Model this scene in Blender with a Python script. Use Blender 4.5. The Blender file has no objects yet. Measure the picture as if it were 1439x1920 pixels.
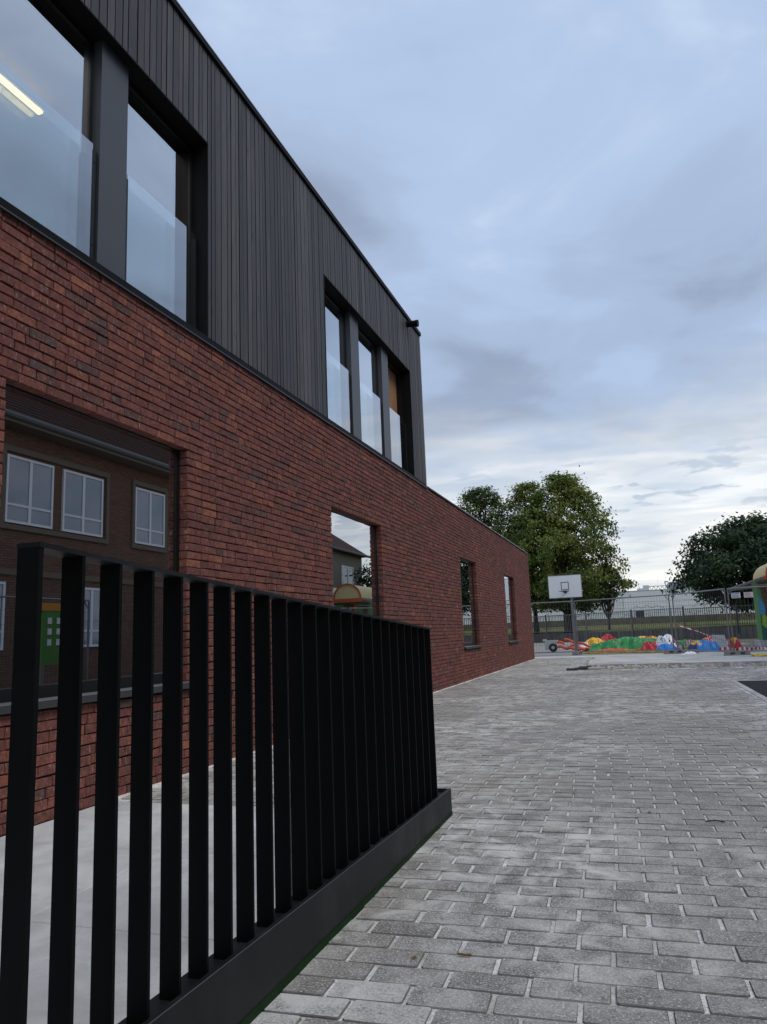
import bpy, bmesh, math, random
from mathutils import Vector, Matrix, noise
R = random.Random(11)
D = bpy.data; SC = bpy.context.scene; COL = SC.collection

# ---------------------------------------------------------------- camera
F_PX, IW, IH, CAM_H = 1400.0, 1439.0, 1920.0, 1.0
_a = Vector((1192 - 719.5, 1173 - 960.0, F_PX)); _dx = 390 - 719.5
_up = Vector((_dx, -(_a.x * _dx + F_PX * F_PX) / _a.y, F_PX)).normalized()
_Y = _a.normalized(); _X = _Y.cross(_up)
RW = Matrix((_X, _Y, _up)).transposed()            # world -> image camera (x right, y down, z forward)
cam = D.cameras.new('camera'); camo = D.objects.new('camera', cam); COL.objects.link(camo)
m = Matrix((RW[0], -Vector(RW[1]), -Vector(RW[2]))).transposed().to_4x4()
m.translation = Vector((0, 0, CAM_H)); camo.matrix_world = m
cam.sensor_fit = 'VERTICAL'; cam.sensor_height = 36; cam.lens = F_PX / IH * 36
cam.clip_start = 0.05; cam.clip_end = 5000
SC.camera = camo
def pix(p):
    q = RW @ (Vector(p) - Vector((0, 0, CAM_H)))
    if q.z < 0.05: return None
    return 719.5 + F_PX * q.x / q.z, 960 + F_PX * q.y / q.z, q.z

# ---------------------------------------------------------------- world: overcast sky with cloud layers
W = D.worlds.new('World'); SC.world = W; W.use_nodes = True
def build_world():
    nt = W.node_tree; nt.nodes.clear(); N = nt.nodes.new; L = nt.links.new
    out = N('ShaderNodeOutputWorld'); bg = N('ShaderNodeBackground'); bg.inputs['Strength'].default_value = 0.1
    L(bg.outputs[0], out.inputs[0])
    sky = N('ShaderNodeTexSky'); sky.sky_type = 'NISHITA'; sky.sun_disc = False
    sky.sun_elevation = math.radians(50); sky.sun_rotation = math.radians(105)
    tc = N('ShaderNodeTexCoord'); sep = N('ShaderNodeSeparateXYZ'); L(tc.outputs['Generated'], sep.inputs[0])
    def mth(op, a, b=None, c=None, clamp=False):
        n = N('ShaderNodeMath'); n.operation = op; n.use_clamp = clamp
        for i, v in enumerate((a, b, c)):
            if v is None: continue
            if isinstance(v, (int, float)): n.inputs[i].default_value = v
            else: L(v, n.inputs[i])
        return n.outputs[0]
    def ramp(v, stops, mode='EASE'):
        r = N('ShaderNodeValToRGB'); r.color_ramp.interpolation = mode
        while len(r.color_ramp.elements) < len(stops): r.color_ramp.elements.new(0.5)
        for e, (p, c) in zip(r.color_ramp.elements, stops):
            e.position = p; e.color = (c[0], c[1], c[2], 1) if isinstance(c, tuple) else (c, c, c, 1)
        L(v, r.inputs[0]); return r.outputs[0]
    def mix(f, a, b):
        n = N('ShaderNodeMix'); n.data_type = 'RGBA'
        for s, v in ((n.inputs[0], f), (n.inputs[6], a), (n.inputs[7], b)):
            if isinstance(v, (int, float)): s.default_value = v
            elif isinstance(v, tuple): s.default_value = (v[0], v[1], v[2], 1)
            else: L(v, s)
        return n.outputs[2]
    z = mth('MAXIMUM', sep.outputs[2], 0.0)
    den = mth('ADD', z, 0.16)
    cx = mth('DIVIDE', sep.outputs[0], den); cy = mth('DIVIDE', sep.outputs[1], den)
    cmb = N('ShaderNodeCombineXYZ'); L(cx, cmb.inputs[0]); L(cy, cmb.inputs[1])
    def nz(scale, det, rough, off, dist=0.0, sx=1.0, sy=1.0):
        mp = N('ShaderNodeMapping'); mp.inputs['Location'].default_value = off; mp.inputs['Scale'].default_value = (sx, sy, 1)
        L(cmb.outputs[0], mp.inputs[0])
        n = N('ShaderNodeTexNoise'); n.inputs['Scale'].default_value = scale; n.inputs['Detail'].default_value = det
        n.inputs['Roughness'].default_value = rough; n.inputs['Distortion'].default_value = dist
        L(mp.outputs[0], n.inputs['Vector']); return n.outputs[0]
    big = nz(0.95, 3, 0.5, (3.1, 1.55, 0), 0.4)
    med = nz(2.3, 6, 0.55, (0.4, 7.3, 0), 0.45)
    wisp = nz(2.5, 5, 0.5, (5.4, 2.2, 0), 0.3, 0.8, 1.5)
    t = mth('ADD', mth('MULTIPLY', big, 0.62), mth('MULTIPLY', med, 0.38))
    cloud = ramp(t, [(0.37, (2.9, 3.6, 4.95)), (0.46, (3.8, 4.8, 6.6)), (0.53, (4.3, 5.45, 7.5)), (0.62, (5.4, 6.6, 8.5))])
    hor = ramp(wisp, [(0.34, (6.2, 6.8, 7.4)), (0.50, (8.0, 8.3, 8.4)), (0.64, (10.2, 10.1, 9.6))])
    hm = ramp(mth('ADD', z, mth('MULTIPLY', mth('SUBTRACT', med, 0.5), 0.22)), [(0.07, 1.0), (0.17, 0.72), (0.33, 0.0)])
    col = mix(hm, cloud, hor)
    # low band just above the horizon stays pale
    low = ramp(z, [(0.0, 1.0), (0.12, 0.0)])
    col = mix(mth('MULTIPLY', low, 0.6), col, (8.8, 8.85, 8.5))
    # small ragged dark cloudlets low in the sky
    small = nz(5.2, 5, 0.55, (1.35, 3.0, 0), 0.2, 0.9, 1.25)
    band = mth('MULTIPLY', ramp(z, [(0.10, 0.0), (0.17, 1.0), (0.25, 0.0)]), ramp(small, [(0.54, 0.0), (0.62, 0.75)]))
    col = mix(band, col, (4.2, 5.1, 6.2))
    col = mix(0.93, sky.outputs[0], col)
    L(col, bg.inputs[0])
build_world()
sun = D.lights.new('sun', 'SUN'); sun.energy = 1.5; sun.angle = math.radians(28); sun.color = (1.0, 0.91, 0.78)
suno = D.objects.new('sun', sun); COL.objects.link(suno)
_el, _az = math.radians(50), math.radians(105)      # high on the right, behind the clouds
_sd = Vector((math.sin(_az) * math.cos(_el), math.cos(_az) * math.cos(_el), math.sin(_el)))
suno.rotation_euler = _sd.to_track_quat('Z', 'Y').to_euler()
SC.view_settings.view_transform = 'Standard'; SC.view_settings.look = 'None'
SC.view_settings.exposure = 0.16; SC.view_settings.gamma = 1.0; SC.view_settings.use_curve_mapping = False
SC.render.engine = 'CYCLES'
SC.cycles.max_bounces = 8; SC.cycles.transparent_max_bounces = 16; SC.cycles.sample_clamp_indirect = 6

# ---------------------------------------------------------------- materials
class NT:
    def __init__(s, name):
        s.m = D.materials.new(name); s.m.use_nodes = True; s.t = s.m.node_tree; s.b = s.t.nodes['Principled BSDF']
    def n(s, k): return s.t.nodes.new(k)
    def l(s, a, b): s.t.links.new(a, b)
    def pos(s, sc=(1, 1, 1), off=(0, 0, 0)):
        g = s.n('ShaderNodeNewGeometry'); mp = s.n('ShaderNodeMapping')
        mp.inputs['Scale'].default_value = sc; mp.inputs['Location'].default_value = off
        s.l(g.outputs['Position'], mp.inputs[0]); return mp.outputs[0]
    def noise(s, scale, det=4, rough=0.55, v=None, dist=0):
        n = s.n('ShaderNodeTexNoise'); n.inputs['Scale'].default_value = scale; n.inputs['Detail'].default_value = det
        n.inputs['Roughness'].default_value = rough; n.inputs['Distortion'].default_value = dist
        s.l(v if v is not None else s.pos(), n.inputs['Vector']); return n.outputs[0]
    def attr(s, name='rnd'):
        a = s.n('ShaderNodeAttribute'); a.attribute_name = name; return a.outputs['Fac']
    def ramp(s, v, stops, mode='LINEAR'):
        r = s.n('ShaderNodeValToRGB'); r.color_ramp.interpolation = mode
        while len(r.color_ramp.elements) < len(stops): r.color_ramp.elements.new(0.5)
        for e, (p, c) in zip(r.color_ramp.elements, stops):
            e.position = p; e.color = (c[0], c[1], c[2], 1) if isinstance(c, tuple) else (c, c, c, 1)
        s.l(v, r.inputs[0]); return r.outputs[0]
    def mix(s, f, a, b, mode='MIX'):
        n = s.n('ShaderNodeMix'); n.data_type = 'RGBA'; n.blend_type = mode
        for so, v in ((n.inputs[0], f), (n.inputs[6], a), (n.inputs[7], b)):
            if isinstance(v, (int, float)): so.default_value = v
            elif isinstance(v, tuple): so.default_value = (v[0], v[1], v[2], 1)
            else: s.l(v, so)
        return n.outputs[2]
    def math(s, op, a, b=0.0, clamp=False):
        n = s.n('ShaderNodeMath'); n.operation = op; n.use_clamp = clamp
        for i, v in enumerate((a, b)):
            if isinstance(v, (int, float)): n.inputs[i].default_value = v
            else: s.l(v, n.inputs[i])
        return n.outputs[0]
    def bump(s, h, strength=0.3, dist=0.002):
        b = s.n('ShaderNodeBump'); b.inputs['Strength'].default_value = strength; b.inputs['Distance'].default_value = dist
        s.l(h, b.inputs['Height']); s.l(b.outputs[0], s.b.inputs['Normal'])
    def set(s, col=None, rough=None, metal=None, spec=None):
        if col is not None:
            if isinstance(col, tuple): s.b.inputs['Base Color'].default_value = (*col, 1)
            else: s.l(col, s.b.inputs['Base Color'])
        if rough is not None:
            if isinstance(rough, (int, float)): s.b.inputs['Roughness'].default_value = rough
            else: s.l(rough, s.b.inputs['Roughness'])
        if metal is not None: s.b.inputs['Metallic'].default_value = metal
        if spec is not None: s.b.inputs['Specular IOR Level'].default_value = spec
        return s.m
M = {}
def simple(name, col, rough=0.6, metal=0, spec=0.5, var=0.15, scale=6):
    a = NT(name)
    c = a.mix(a.noise(scale, 4), tuple(x * (1 - var) for x in col), tuple(min(1, x * (1 + var)) for x in col))
    M[name] = a.set(c, rough, metal, spec); return M[name]

def mats():
    # --- brick
    a = NT('brick'); r = a.attr()
    base = a.ramp(r, [(0, (.105, .046, .042)), (.10, (.092, .066, .068)), (.16, (.140, .052, .045)), (.42, (.185, .066, .055)),
                      (.70, (.222, .076, .060)), (.88, (.270, .092, .062)), (1, (.330, .125, .078))])
    base = a.mix(a.ramp(a.noise(11, 4, .6), [(.36, .42), (.55, 0)]), base, (.115, .056, .053)); base = a.mix(a.ramp(a.noise(8, 4, .6, a.pos(off=(5, 5, 5))), [(.55, 0), (.72, .55)]), base, (.34, .125, .075)); big = a.noise(1.1, 3); base = a.mix(a.math('MULTIPLY', big, .35), base, (.10, .040, .034))
    mott = a.noise(34, 5, .6); base = a.mix(a.ramp(mott, [(.35, .55), (.62, 0.0)]), base, (.055, .026, .024))
    lime = a.noise(21, 6, .7, a.pos((1, 2.6, .8)), .5)
    base = a.mix(a.ramp(lime, [(.57, 0.0), (.70, .55)]), base, (.46, .35, .32))
    sp = a.noise(120, 2, .5); base = a.mix(a.ramp(sp, [(.69, 0.0), (.74, .55)]), base, (.5, .42, .38))
    a.bump(a.math('ADD', a.noise(55, 5, .65), a.noise(13, 3)), .9, .005)
    M['brick'] = a.set(base, .88, spec=.25)
    a = NT('mortar'); M['mortar'] = a.set(a.mix(a.noise(20), (.014, .011, .010), (.035, .027, .025)), .95, spec=.1)
    # --- stained boards
    a = NT('board'); r = a.attr()
    g = a.noise(9, 6, .6, a.pos((9, 9, .35)), .8)
    base = a.ramp(r, [(0, (.042, .045, .051)), (.5, (.066, .070, .078)), (1, (.098, .102, .110))])
    base = a.mix(a.ramp(g, [(.38, .65), (.60, 0.0)]), base, (.030, .032, .035))
    base = a.mix(a.ramp(a.noise(3, 5, .6, a.pos((2, 2, .25), (3, 0, 2))), [(.5, 0), (.72, .4)]), base, (.105, .100, .092))
    kn = a.n('ShaderNodeTexVoronoi'); kn.inputs['Scale'].default_value = 3.2; a.l(a.pos((1, 3.2, .62)), kn.inputs['Vector'])
    base = a.mix(a.ramp(kn.outputs['Distance'], [(.06, .9), (.11, 0.0)]), base, (.012, .012, .012))
    a.bump(a.noise(14, 5, .6, a.pos((14, 14, .6))), .35, .002)
    M['board'] = a.set(base, .62, spec=.35)
    # --- clinker pavers
    def dusted(a, base, amt=.8, dc=(.66, .655, .64)):
        # lime dust that runs on across joints: broad patches on the left, flecks everywhere
        broad = a.ramp(a.noise(.62, 4, .55, a.pos((1, .8, 1), (2.2, 6.1, 0))), [(.40, .08), (.60, 1.0)])
        fine = a.ramp(a.noise(5.5, 7, .68, None, .6), [(.44, 0), (.63, 1)])
        base = a.mix(a.math('MULTIPLY', a.math('MULTIPLY', broad, fine), amt), base, dc)
        streak = a.ramp(a.noise(3.2, 5, .6, a.pos((1, 5, 1), (0, 2, 0)), .3), [(.63, 0), (.72, .6)])
        return a.mix(a.math('MULTIPLY', streak, .7), base, dc)
    a = NT('paver'); r = a.attr()
    base = a.ramp(r, [(0, (.215, .208, .196)), (.5, (.315, .303, .282)), (.9, (.42, .405, .38)), (1, (.50, .495, .48))])
    gr = a.noise(95, 5, .8); base = a.mix(a.ramp(gr, [(.40, .85), (.55, 0.0)]), base, (.10, .096, .09))
    base = a.mix(a.ramp(a.noise(130, 4, .75, a.pos(off=(3, 1, 0))), [(.55, 0), (.62, .85)]), base, (.76, .75, .73))
    rs = a.n('ShaderNodeCombineXYZ'); a.l(a.math('MULTIPLY', r, 40.0), rs.inputs[2])
    va = a.n('ShaderNodeVectorMath'); a.l(a.pos(), va.inputs[0]); a.l(rs.outputs[0], va.inputs[1])
    lime = a.noise(7, 6, .62, va.outputs[0], .5)
    base = a.mix(a.ramp(lime, [(.50, 0), (.72, .5)]), base, (.52, .51, .50))
    wh = a.math('MULTIPLY', a.ramp(r, [(.945, 0), (.95, 1)]), a.ramp(lime, [(.36, 0), (.62, .8)]))
    base = a.mix(wh, base, (.66, .66, .65))
    base = a.mix(a.ramp(a.noise(.9, 4, .6, a.pos(off=(9, 2, 0))), [(.5, 0), (.72, .45)]), base, (.27, .245, .195))
    base = dusted(a, base, .8, (.72, .71, .685))
    a.bump(a.math('ADD', a.noise(110, 5, .75), a.noise(22, 3)), 1.0, .004)
    M['paver'] = a.set(base, .88, spec=.25)
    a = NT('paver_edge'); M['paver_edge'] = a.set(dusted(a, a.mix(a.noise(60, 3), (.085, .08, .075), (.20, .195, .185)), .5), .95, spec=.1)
    a = NT('joint_sand'); n1 = a.noise(3.3, 5, .6)
    c = a.ramp(n1, [(.35, (.46, .45, .42)), (.6, (.78, .775, .75))])
    c = a.mix(a.ramp(a.noise(120, 4, .75), [(.38, .7), (.55, 0)]), c, (.24, .225, .20))
    a.bump(a.noise(150, 4), .8, .003); M['joint_sand'] = a.set(c, .95, spec=.1)
    # --- concrete slab
    a = NT('slab'); n1 = a.noise(2.2, 7, .66, None, .8); c = a.ramp(n1, [(.32, (.38, .385, .38)), (.5, (.50, .505, .50)), (.68, (.64, .645, .64))])
    c = a.mix(a.ramp(a.noise(90, 3), [(.62, 0), (.7, .4)]), c, (.26, .26, .26))
    a.bump(a.noise(60, 4), .25, .001); M['slab'] = a.set(c, .75)
    a = NT('concrete'); c = a.ramp(a.noise(.9, 6, .62), [(.3, (.34, .33, .31)), (.5, (.46, .45, .43)), (.72, (.62, .61, .59))])
    a.bump(a.noise(30, 5), .4, .004); M['concrete'] = a.set(c, .9, spec=.2)
    a = NT('asphalt'); c = a.ramp(a.noise(.5, 6, .6), [(.3, (.20, .195, .185)), (.7, (.33, .325, .31))])
    c = a.mix(a.ramp(a.noise(70, 3), [(.55, 0), (.65, .4)]), c, (.12, .12, .12))
    a.bump(a.noise(60, 4), .5, .004); M['asphalt'] = a.set(c, .92, spec=.2)
    a = NT('rubber_mat'); c = a.mix(a.noise(160, 3), (.010, .011, .012), (.035, .036, .038))
    a.bump(a.noise(200, 3), .5, .003); M['rubber_mat'] = a.set(c, .9, spec=.2)
    a = NT('rubble'); c = a.ramp(a.noise(2.6, 6, .7), [(.3, (.12, .085, .055)), (.46, (.26, .20, .14)), (.58, (.38, .34, .28)), (.75, (.55, .53, .49))])
    a.bump(a.noise(18, 6, .7), 1, .03); M['rubble'] = a.set(c, .95, spec=.1)
    a = NT('stone'); c = a.mix(a.noise(8, 5), (.30, .29, .27), (.55, .54, .52)); M['stone'] = a.set(c, .9, spec=.2)
    a = NT('grass'); c = a.ramp(a.noise(.35, 6, .65), [(.3, (.06, .075, .02)), (.5, (.12, .135, .035)), (.7, (.21, .20, .075))])
    a.bump(a.noise(9, 5), .8, .05); M['grass'] = a.set(c, .95, spec=.1)
    a = NT('soil'); c = a.ramp(a.noise(.7, 6, .65), [(.3, (.10, .09, .07)), (.7, (.2, .18, .15))]); M['soil'] = a.set(c, .95, spec=.1)
    # --- metals and paints
    a = NT('black_steel'); c = a.mix(a.noise(5, 4), (.0022, .0025, .003), (.0045, .005, .0055)); a.bump(a.noise(300, 2), .08, .0005)
    M['black_steel'] = a.set(c, a.ramp(a.noise(3, 4), [(.3, .5), (.7, .64)]), spec=.12)
    a = NT('black_plate'); n1 = a.noise(4, 6, .65, a.pos((1, 1, .6)))
    c = a.mix(a.ramp(n1, [(.5, 0), (.75, 1)]), (.008, .009, .0105), (.019, .021, .024))
    sc = a.noise(2.3, 7, .8, a.pos((1, 3.5, 1)), 2.2)
    c = a.mix(a.ramp(sc, [(.66, 0), (.675, .8), (.69, 0)]), c, (.16, .165, .17))
    M['black_plate'] = a.set(c, a.ramp(n1, [(.3, .40), (.7, .6)]), spec=.28)
    simple('pale_steel', (.10, .105, .11), .4, .3)
    simple('slab_joint', (.13, .125, .12), .95)
    simple('sill_top_lit', (.20, .21, .22), .35, .4)  # paler than the sill front, sky reflection put into the colour
    simple('green_artifact', (.002, .022, .003), .6, 0, .2)
    simple('black_frame', (.005, .0055, .006), .4, 0, .35)
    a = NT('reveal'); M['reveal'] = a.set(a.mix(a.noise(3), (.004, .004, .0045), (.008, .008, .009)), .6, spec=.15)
    simple('pier', (.045, .048, .056), .42, 0, .5, .06, 2)
    simple('cap', (.005, .005, .0055), .55, .0, .1)
    simple('trim_dark', (.05, .052, .056), .4, .3)
    simple('trim_light', (.72, .73, .75), .35, .6)
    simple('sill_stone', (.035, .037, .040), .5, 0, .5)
    a = NT('galvanised'); c = a.mix(a.noise(14, 4), (.16, .165, .17), (.30, .31, .32)); M['galvanised'] = a.set(c, .45, .55)
    simple('fence_wire', (.13, .135, .14), .5, .5)
    simple('bar_fence', (.12, .13, .14), .5, .3)
    simple('bar_fence_dark', (.035, .037, .04), .5, .2)
    simple('plaster_white', (.84, .82, .76), .9, 0, .2, .03)
    simple('room_floor', (.28, .25, .21), .5)
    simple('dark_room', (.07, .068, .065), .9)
    simple('plywood', (.27, .15, .075), .6, 0, .3, .25, 3)
    a = NT('lamp_tube'); a.b.inputs['Emission Color'].default_value = (1, .68, .20, 1); a.b.inputs['Emission Strength'].default_value = 9
    M['lamp_tube'] = a.set((.8, .75, .6), .5)
    # --- glass: clear pane with a Fresnel mirror (double glazing reflects about twice a single face)
    def glass(name, k, tint, ior=1.52, base=0.0):
        a = NT(name); t = a.t; t.nodes.remove(a.b)
        out = t.nodes['Material Output']; fr = a.n('ShaderNodeFresnel'); fr.inputs['IOR'].default_value = ior
        tr = a.n('ShaderNodeBsdfTransparent'); tr.inputs[0].default_value = (*tint, 1)
        gl = a.n('ShaderNodeBsdfGlossy'); gl.inputs['Roughness'].default_value = 0.0; gl.inputs[0].default_value = (.95, .97, 1, 1)
        mx = a.n('ShaderNodeMixShader'); ge = a.n('ShaderNodeNewGeometry'); a.l(a.math('MULTIPLY', a.math('ADD', a.math('MULTIPLY', fr.outputs[0], k), base, True), a.math('SUBTRACT', 1.0, ge.outputs['Backfacing'])), mx.inputs[0])
        a.l(tr.outputs[0], mx.inputs[1]); a.l(gl.outputs[0], mx.inputs[2]); a.l(mx.outputs[0], out.inputs[0])
        M[name] = a.m
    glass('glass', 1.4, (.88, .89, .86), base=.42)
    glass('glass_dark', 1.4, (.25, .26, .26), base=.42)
    glass('balustrade_glass', 1.3, (.86, .91, .90), base=.27)
    # --- foliage
    def leaf(name, c0, c1, c2):
        a = NT(name); r = a.attr()
        c = a.ramp(r, [(0, c0), (.55, c1), (1, c2)])
        t = a.t; out = t.nodes['Material Output']; tl = a.n('ShaderNodeBsdfTranslucent'); mx = a.n('ShaderNodeMixShader')
        a.l(c, tl.inputs[0]); a.set(c, .6, spec=.25); mx.inputs[0].default_value = .28
        a.l(a.b.outputs[0], mx.inputs[1]); a.l(tl.outputs[0], mx.inputs[2]); a.l(mx.outputs[0], out.inputs[0]); M[name] = a.m
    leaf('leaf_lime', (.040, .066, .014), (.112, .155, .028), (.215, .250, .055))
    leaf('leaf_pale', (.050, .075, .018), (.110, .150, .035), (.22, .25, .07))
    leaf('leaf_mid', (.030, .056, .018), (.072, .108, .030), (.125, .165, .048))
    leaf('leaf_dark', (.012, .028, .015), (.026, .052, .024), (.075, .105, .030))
    simple('bark', (.045, .038, .030), .95, 0, .1)
    a = NT('hedge'); c = a.ramp(a.noise(2.5, 6, .7), [(.3, (.06, .056, .035)), (.7, (.13, .12, .075))]); a.bump(a.noise(6, 5), 1, .1)
    M['hedge'] = a.set(c, .95, spec=.1)
    # --- far things
    a = NT('panel_wall'); r = a.attr()
    c = a.ramp(r, [(0, (.66, .67, .67)), (1, (.78, .79, .79))]); c = a.mix(a.math('MULTIPLY', a.noise(.6, 5), .35), c, (.56, .57, .57))
    M['panel_wall'] = a.set(c, .8)
    simple('grey_blue_metal', (.20, .22, .25), .5, .3)
    simple('light_metal', (.5, .51, .52), .5, .3)
    simple('hatch_black', (.012, .012, .013), .6)
    a = NT('low_wall'); bt = a.n('ShaderNodeTexBrick'); bt.inputs['Scale'].default_value = 1.0
    mp = a.n('ShaderNodeTexCoord'); a.l(mp.outputs['Object'], bt.inputs['Vector'])
    bt.inputs['Color1'].default_value = (.11, .10, .092, 1); bt.inputs['Color2'].default_value = (.16, .148, .135, 1); bt.inputs['Mortar'].default_value = (.05, .048, .045, 1)
    M['low_wall'] = a.set(a.mix(a.ramp(a.noise(1.2, 5), [(.4, .6), (.7, 0)]), bt.outputs[0], (.055, .055, .05)), .9)
    simple('white_board', (.86, .87, .88), .4, 0, .5, .03)
    simple('black_paint', (.012, .012, .014), .5)
    simple('sign_white', (.72, .72, .72), .5, 0, .5, .02)
    simple('sign_red', (.45, .08, .08), .5); simple('sign_blue', (.10, .16, .32), .5)
    for n, c in dict(vinyl_green=(0.025, 0.237, 0.056), vinyl_red=(0.525, 0.031, 0.037), vinyl_orange_red=(0.650, 0.075, 0.031), vinyl_yellow=(0.825, 0.450, 0.031),
                     vinyl_blue=(0.025, 0.213, 0.625), vinyl_white=(0.875, 0.887, 0.900), vinyl_navy=(0.025, 0.037, 0.138), tape_red=(.55, .03, .04), tape_white=(.74, .72, .72)).items():
        simple(n, c, .42, 0, .4, .12, 5)
    simple('tyre', (.014, .014, .015), .8); simple('grey_plastic', (.42, .44, .45), .6)
    simple('hose_yellow', (.70, .52, .03), .5)
    simple('foot_concrete', (.22, .215, .20), .9)
    simple('dark_paver', (.05, .058, .052), .85)
    # --- the old school opposite
    a = NT('old_brick'); bt = a.n('ShaderNodeTexBrick'); sp_ = a.n('ShaderNodeSeparateXYZ'); a.l(a.pos(), sp_.inputs[0])
    cb = a.n('ShaderNodeCombineXYZ'); a.l(a.math('ADD', sp_.outputs[0], sp_.outputs[1]), cb.inputs[0]); a.l(sp_.outputs[2], cb.inputs[1]); a.l(cb.outputs[0], bt.inputs['Vector'])
    bt.inputs['Scale'].default_value = 1.0; bt.inputs['Brick Width'].default_value = .22; bt.inputs['Row Height'].default_value = .07; bt.inputs['Mortar Size'].default_value = .008
    bt.inputs['Color1'].default_value = (.155, .085, .060, 1); bt.inputs['Color2'].default_value = (.215, .120, .080, 1); bt.inputs['Mortar'].default_value = (.07, .055, .045, 1)
    M['old_brick'] = a.set(bt.outputs[0], .9, spec=.2)
    simple('render_band', (.165, .130, .095), .85); simple('old_render', (.27, .24, .18), .9)
    simple('old_tile', (.085, .045, .034), .85, 0, .2, .3, 5); simple('gutter', (.10, .10, .095), .5)
    simple('white_pvc', (.80, .80, .80), .4, 0, .4, .02)
    a = NT('old_glass'); M['old_glass'] = a.set(a.mix(a.noise(.8), (.16, .20, .26), (.30, .35, .42)), .05, spec=1.0)
    simple('arch_yellow', (.62, .50, .24), .7); simple('arch_orange', (.48, .10, .030), .6)
    simple('play_green', (.08, .25, .045), .6); simple('play_orange', (.60, .27, .03), .6)
    simple('mural_green', (.10, .24, .07), .7, 0, .3, .3, 3); simple('mural_blue', (.08, .30, .58), .7, 0, .3, .15)
    simple('mural_brown', (.11, .055, .030), .7, 0, .3, .3); simple('mural_teal', (.035, .14, .12), .7, 0, .3, .2); simple('mural_lime', (.30, .50, .06), .7)
    simple('timber_grey', (.20, .19, .17), .8)
    simple('leaf_litter', (.16, .085, .035), .9)
mats()

# ---------------------------------------------------------------- mesh helpers
class MB:
    def __init__(s): s.v = []; s.f = []; s.r = []; s.mi = []
    def face(s, idx, r=0.5, mi=0): s.f.append(idx); s.r.append(r); s.mi.append(mi)
    def quad(s, a, b, c, d, r=0.5, mi=0):
        k = len(s.v); s.v += [tuple(a), tuple(b), tuple(c), tuple(d)]; s.face((k, k + 1, k + 2, k + 3), r, mi)
    def poly(s, pts, r=0.5, mi=0):
        k = len(s.v); s.v += [tuple(p) for p in pts]; s.face(tuple(range(k, k + len(pts))), r, mi)
    def box(s, x0, x1, y0, y1, z0, z1, r=0.5, mi=0):
        s.hexa([(x0, y0, z0), (x1, y0, z0), (x1, y1, z0), (x0, y1, z0), (x0, y0, z1), (x1, y0, z1), (x1, y1, z1), (x0, y1, z1)], r, mi)
    def hexa(s, p, r=0.5, mi=0):
        k = len(s.v); s.v += [tuple(q) for q in p]
        for f in ((0, 3, 2, 1), (4, 5, 6, 7), (0, 1, 5, 4), (1, 2, 6, 5), (2, 3, 7, 6), (3, 0, 4, 7)): s.face(tuple(k + i for i in f), r, mi)
    def bar(s, a, b, w, h=None, up=(0, 0, 1), r=0.5, mi=0):
        a = Vector(a); b = Vector(b); h = h or w; d = (b - a).normalized(); u = Vector(up)
        if abs(d.dot(u)) > .95: u = Vector((1, 0, 0))
        sd = d.cross(u).normalized() * w / 2; uu = sd.cross(d).normalized() * h / 2
        s.hexa([a - sd - uu, a + sd - uu, b + sd - uu, b - sd - uu, a - sd + uu, a + sd + uu, b + sd + uu, b - sd + uu], r, mi)
    def tube(s, pts, rad, n=8, r=0.5, mi=0, cap=True):
        pts = [Vector(p) for p in pts]; rad = rad if isinstance(rad, (list, tuple)) else [rad] * len(pts)
        k0 = len(s.v); pu = None
        for i, p in enumerate(pts):
            d = (pts[min(i + 1, len(pts) - 1)] - pts[max(i - 1, 0)]).normalized()
            u = pu if pu is not None else (Vector((0, 0, 1)) if abs(d.z) < .9 else Vector((1, 0, 0)))
            a = d.cross(u)
            if a.length < 1e-5: a = d.cross(Vector((0, 1, 0)))
            a.normalize(); b = a.cross(d).normalized(); pu = b
            for j in range(n):
                t = 2 * math.pi * j / n; s.v.append(tuple(p + (a * math.cos(t) + b * math.sin(t)) * rad[i]))
        for i in range(len(pts) - 1):
            for j in range(n):
                a0 = k0 + i * n + j; a1 = k0 + i * n + (j + 1) % n; s.face((a0, a1, a1 + n, a0 + n), r, mi)
        if cap:
            s.face(tuple(k0 + j for j in reversed(range(n))), r, mi); e = k0 + (len(pts) - 1) * n; s.face(tuple(e + j for j in range(n)), r, mi)
    def ring(s, c, R1, rad, axis='y', n=24, m_=6, r=.5, mi=0):
        k0 = len(s.v)
        for i in range(n):
            t = 2 * math.pi * i / n
            for j in range(m_):
                q = 2 * math.pi * j / m_; rr = R1 + rad * math.cos(q); h = rad * math.sin(q)
                x, y, z = rr * math.cos(t), h, rr * math.sin(t)
                if axis == 'z': x, y, z = x, z, y
                if axis == 'x': x, y, z = y, x, z
                s.v.append((c[0] + x, c[1] + y, c[2] + z))
        for i in range(n):
            for j in range(m_):
                a = k0 + i * m_ + j; b = k0 + i * m_ + (j + 1) % m_; c_ = k0 + ((i + 1) % n) * m_ + (j + 1) % m_; d = k0 + ((i + 1) % n) * m_ + j
                s.face((a, b, c_, d), r, mi)
    def build(s, name, mat, parent=None, smooth=False, origin=None):
        me = D.meshes.new(name)
        o = Vector(origin) if origin is not None else None
        vs = s.v if o is None else [tuple(Vector(p) - o) for p in s.v]
        me.from_pydata(vs, [], s.f)
        for k in (mat if isinstance(mat, (list, tuple)) else [mat]): me.materials.append(M[k])
        at = me.attributes.new('rnd', 'FLOAT', 'FACE'); at.data.foreach_set('value', s.r)
        if any(s.mi): me.polygons.foreach_set('material_index', s.mi)
        if smooth: me.polygons.foreach_set('use_smooth', [True] * len(s.f))
        me.update()
        ob = D.objects.new(name, me); COL.objects.link(ob)
        if parent is not None:
            ob.parent = parent
            pm = wloc(parent); ob.location = (o if o is not None else Vector((0, 0, 0))) - pm
        elif o is not None: ob.location = o
        return ob
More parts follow.
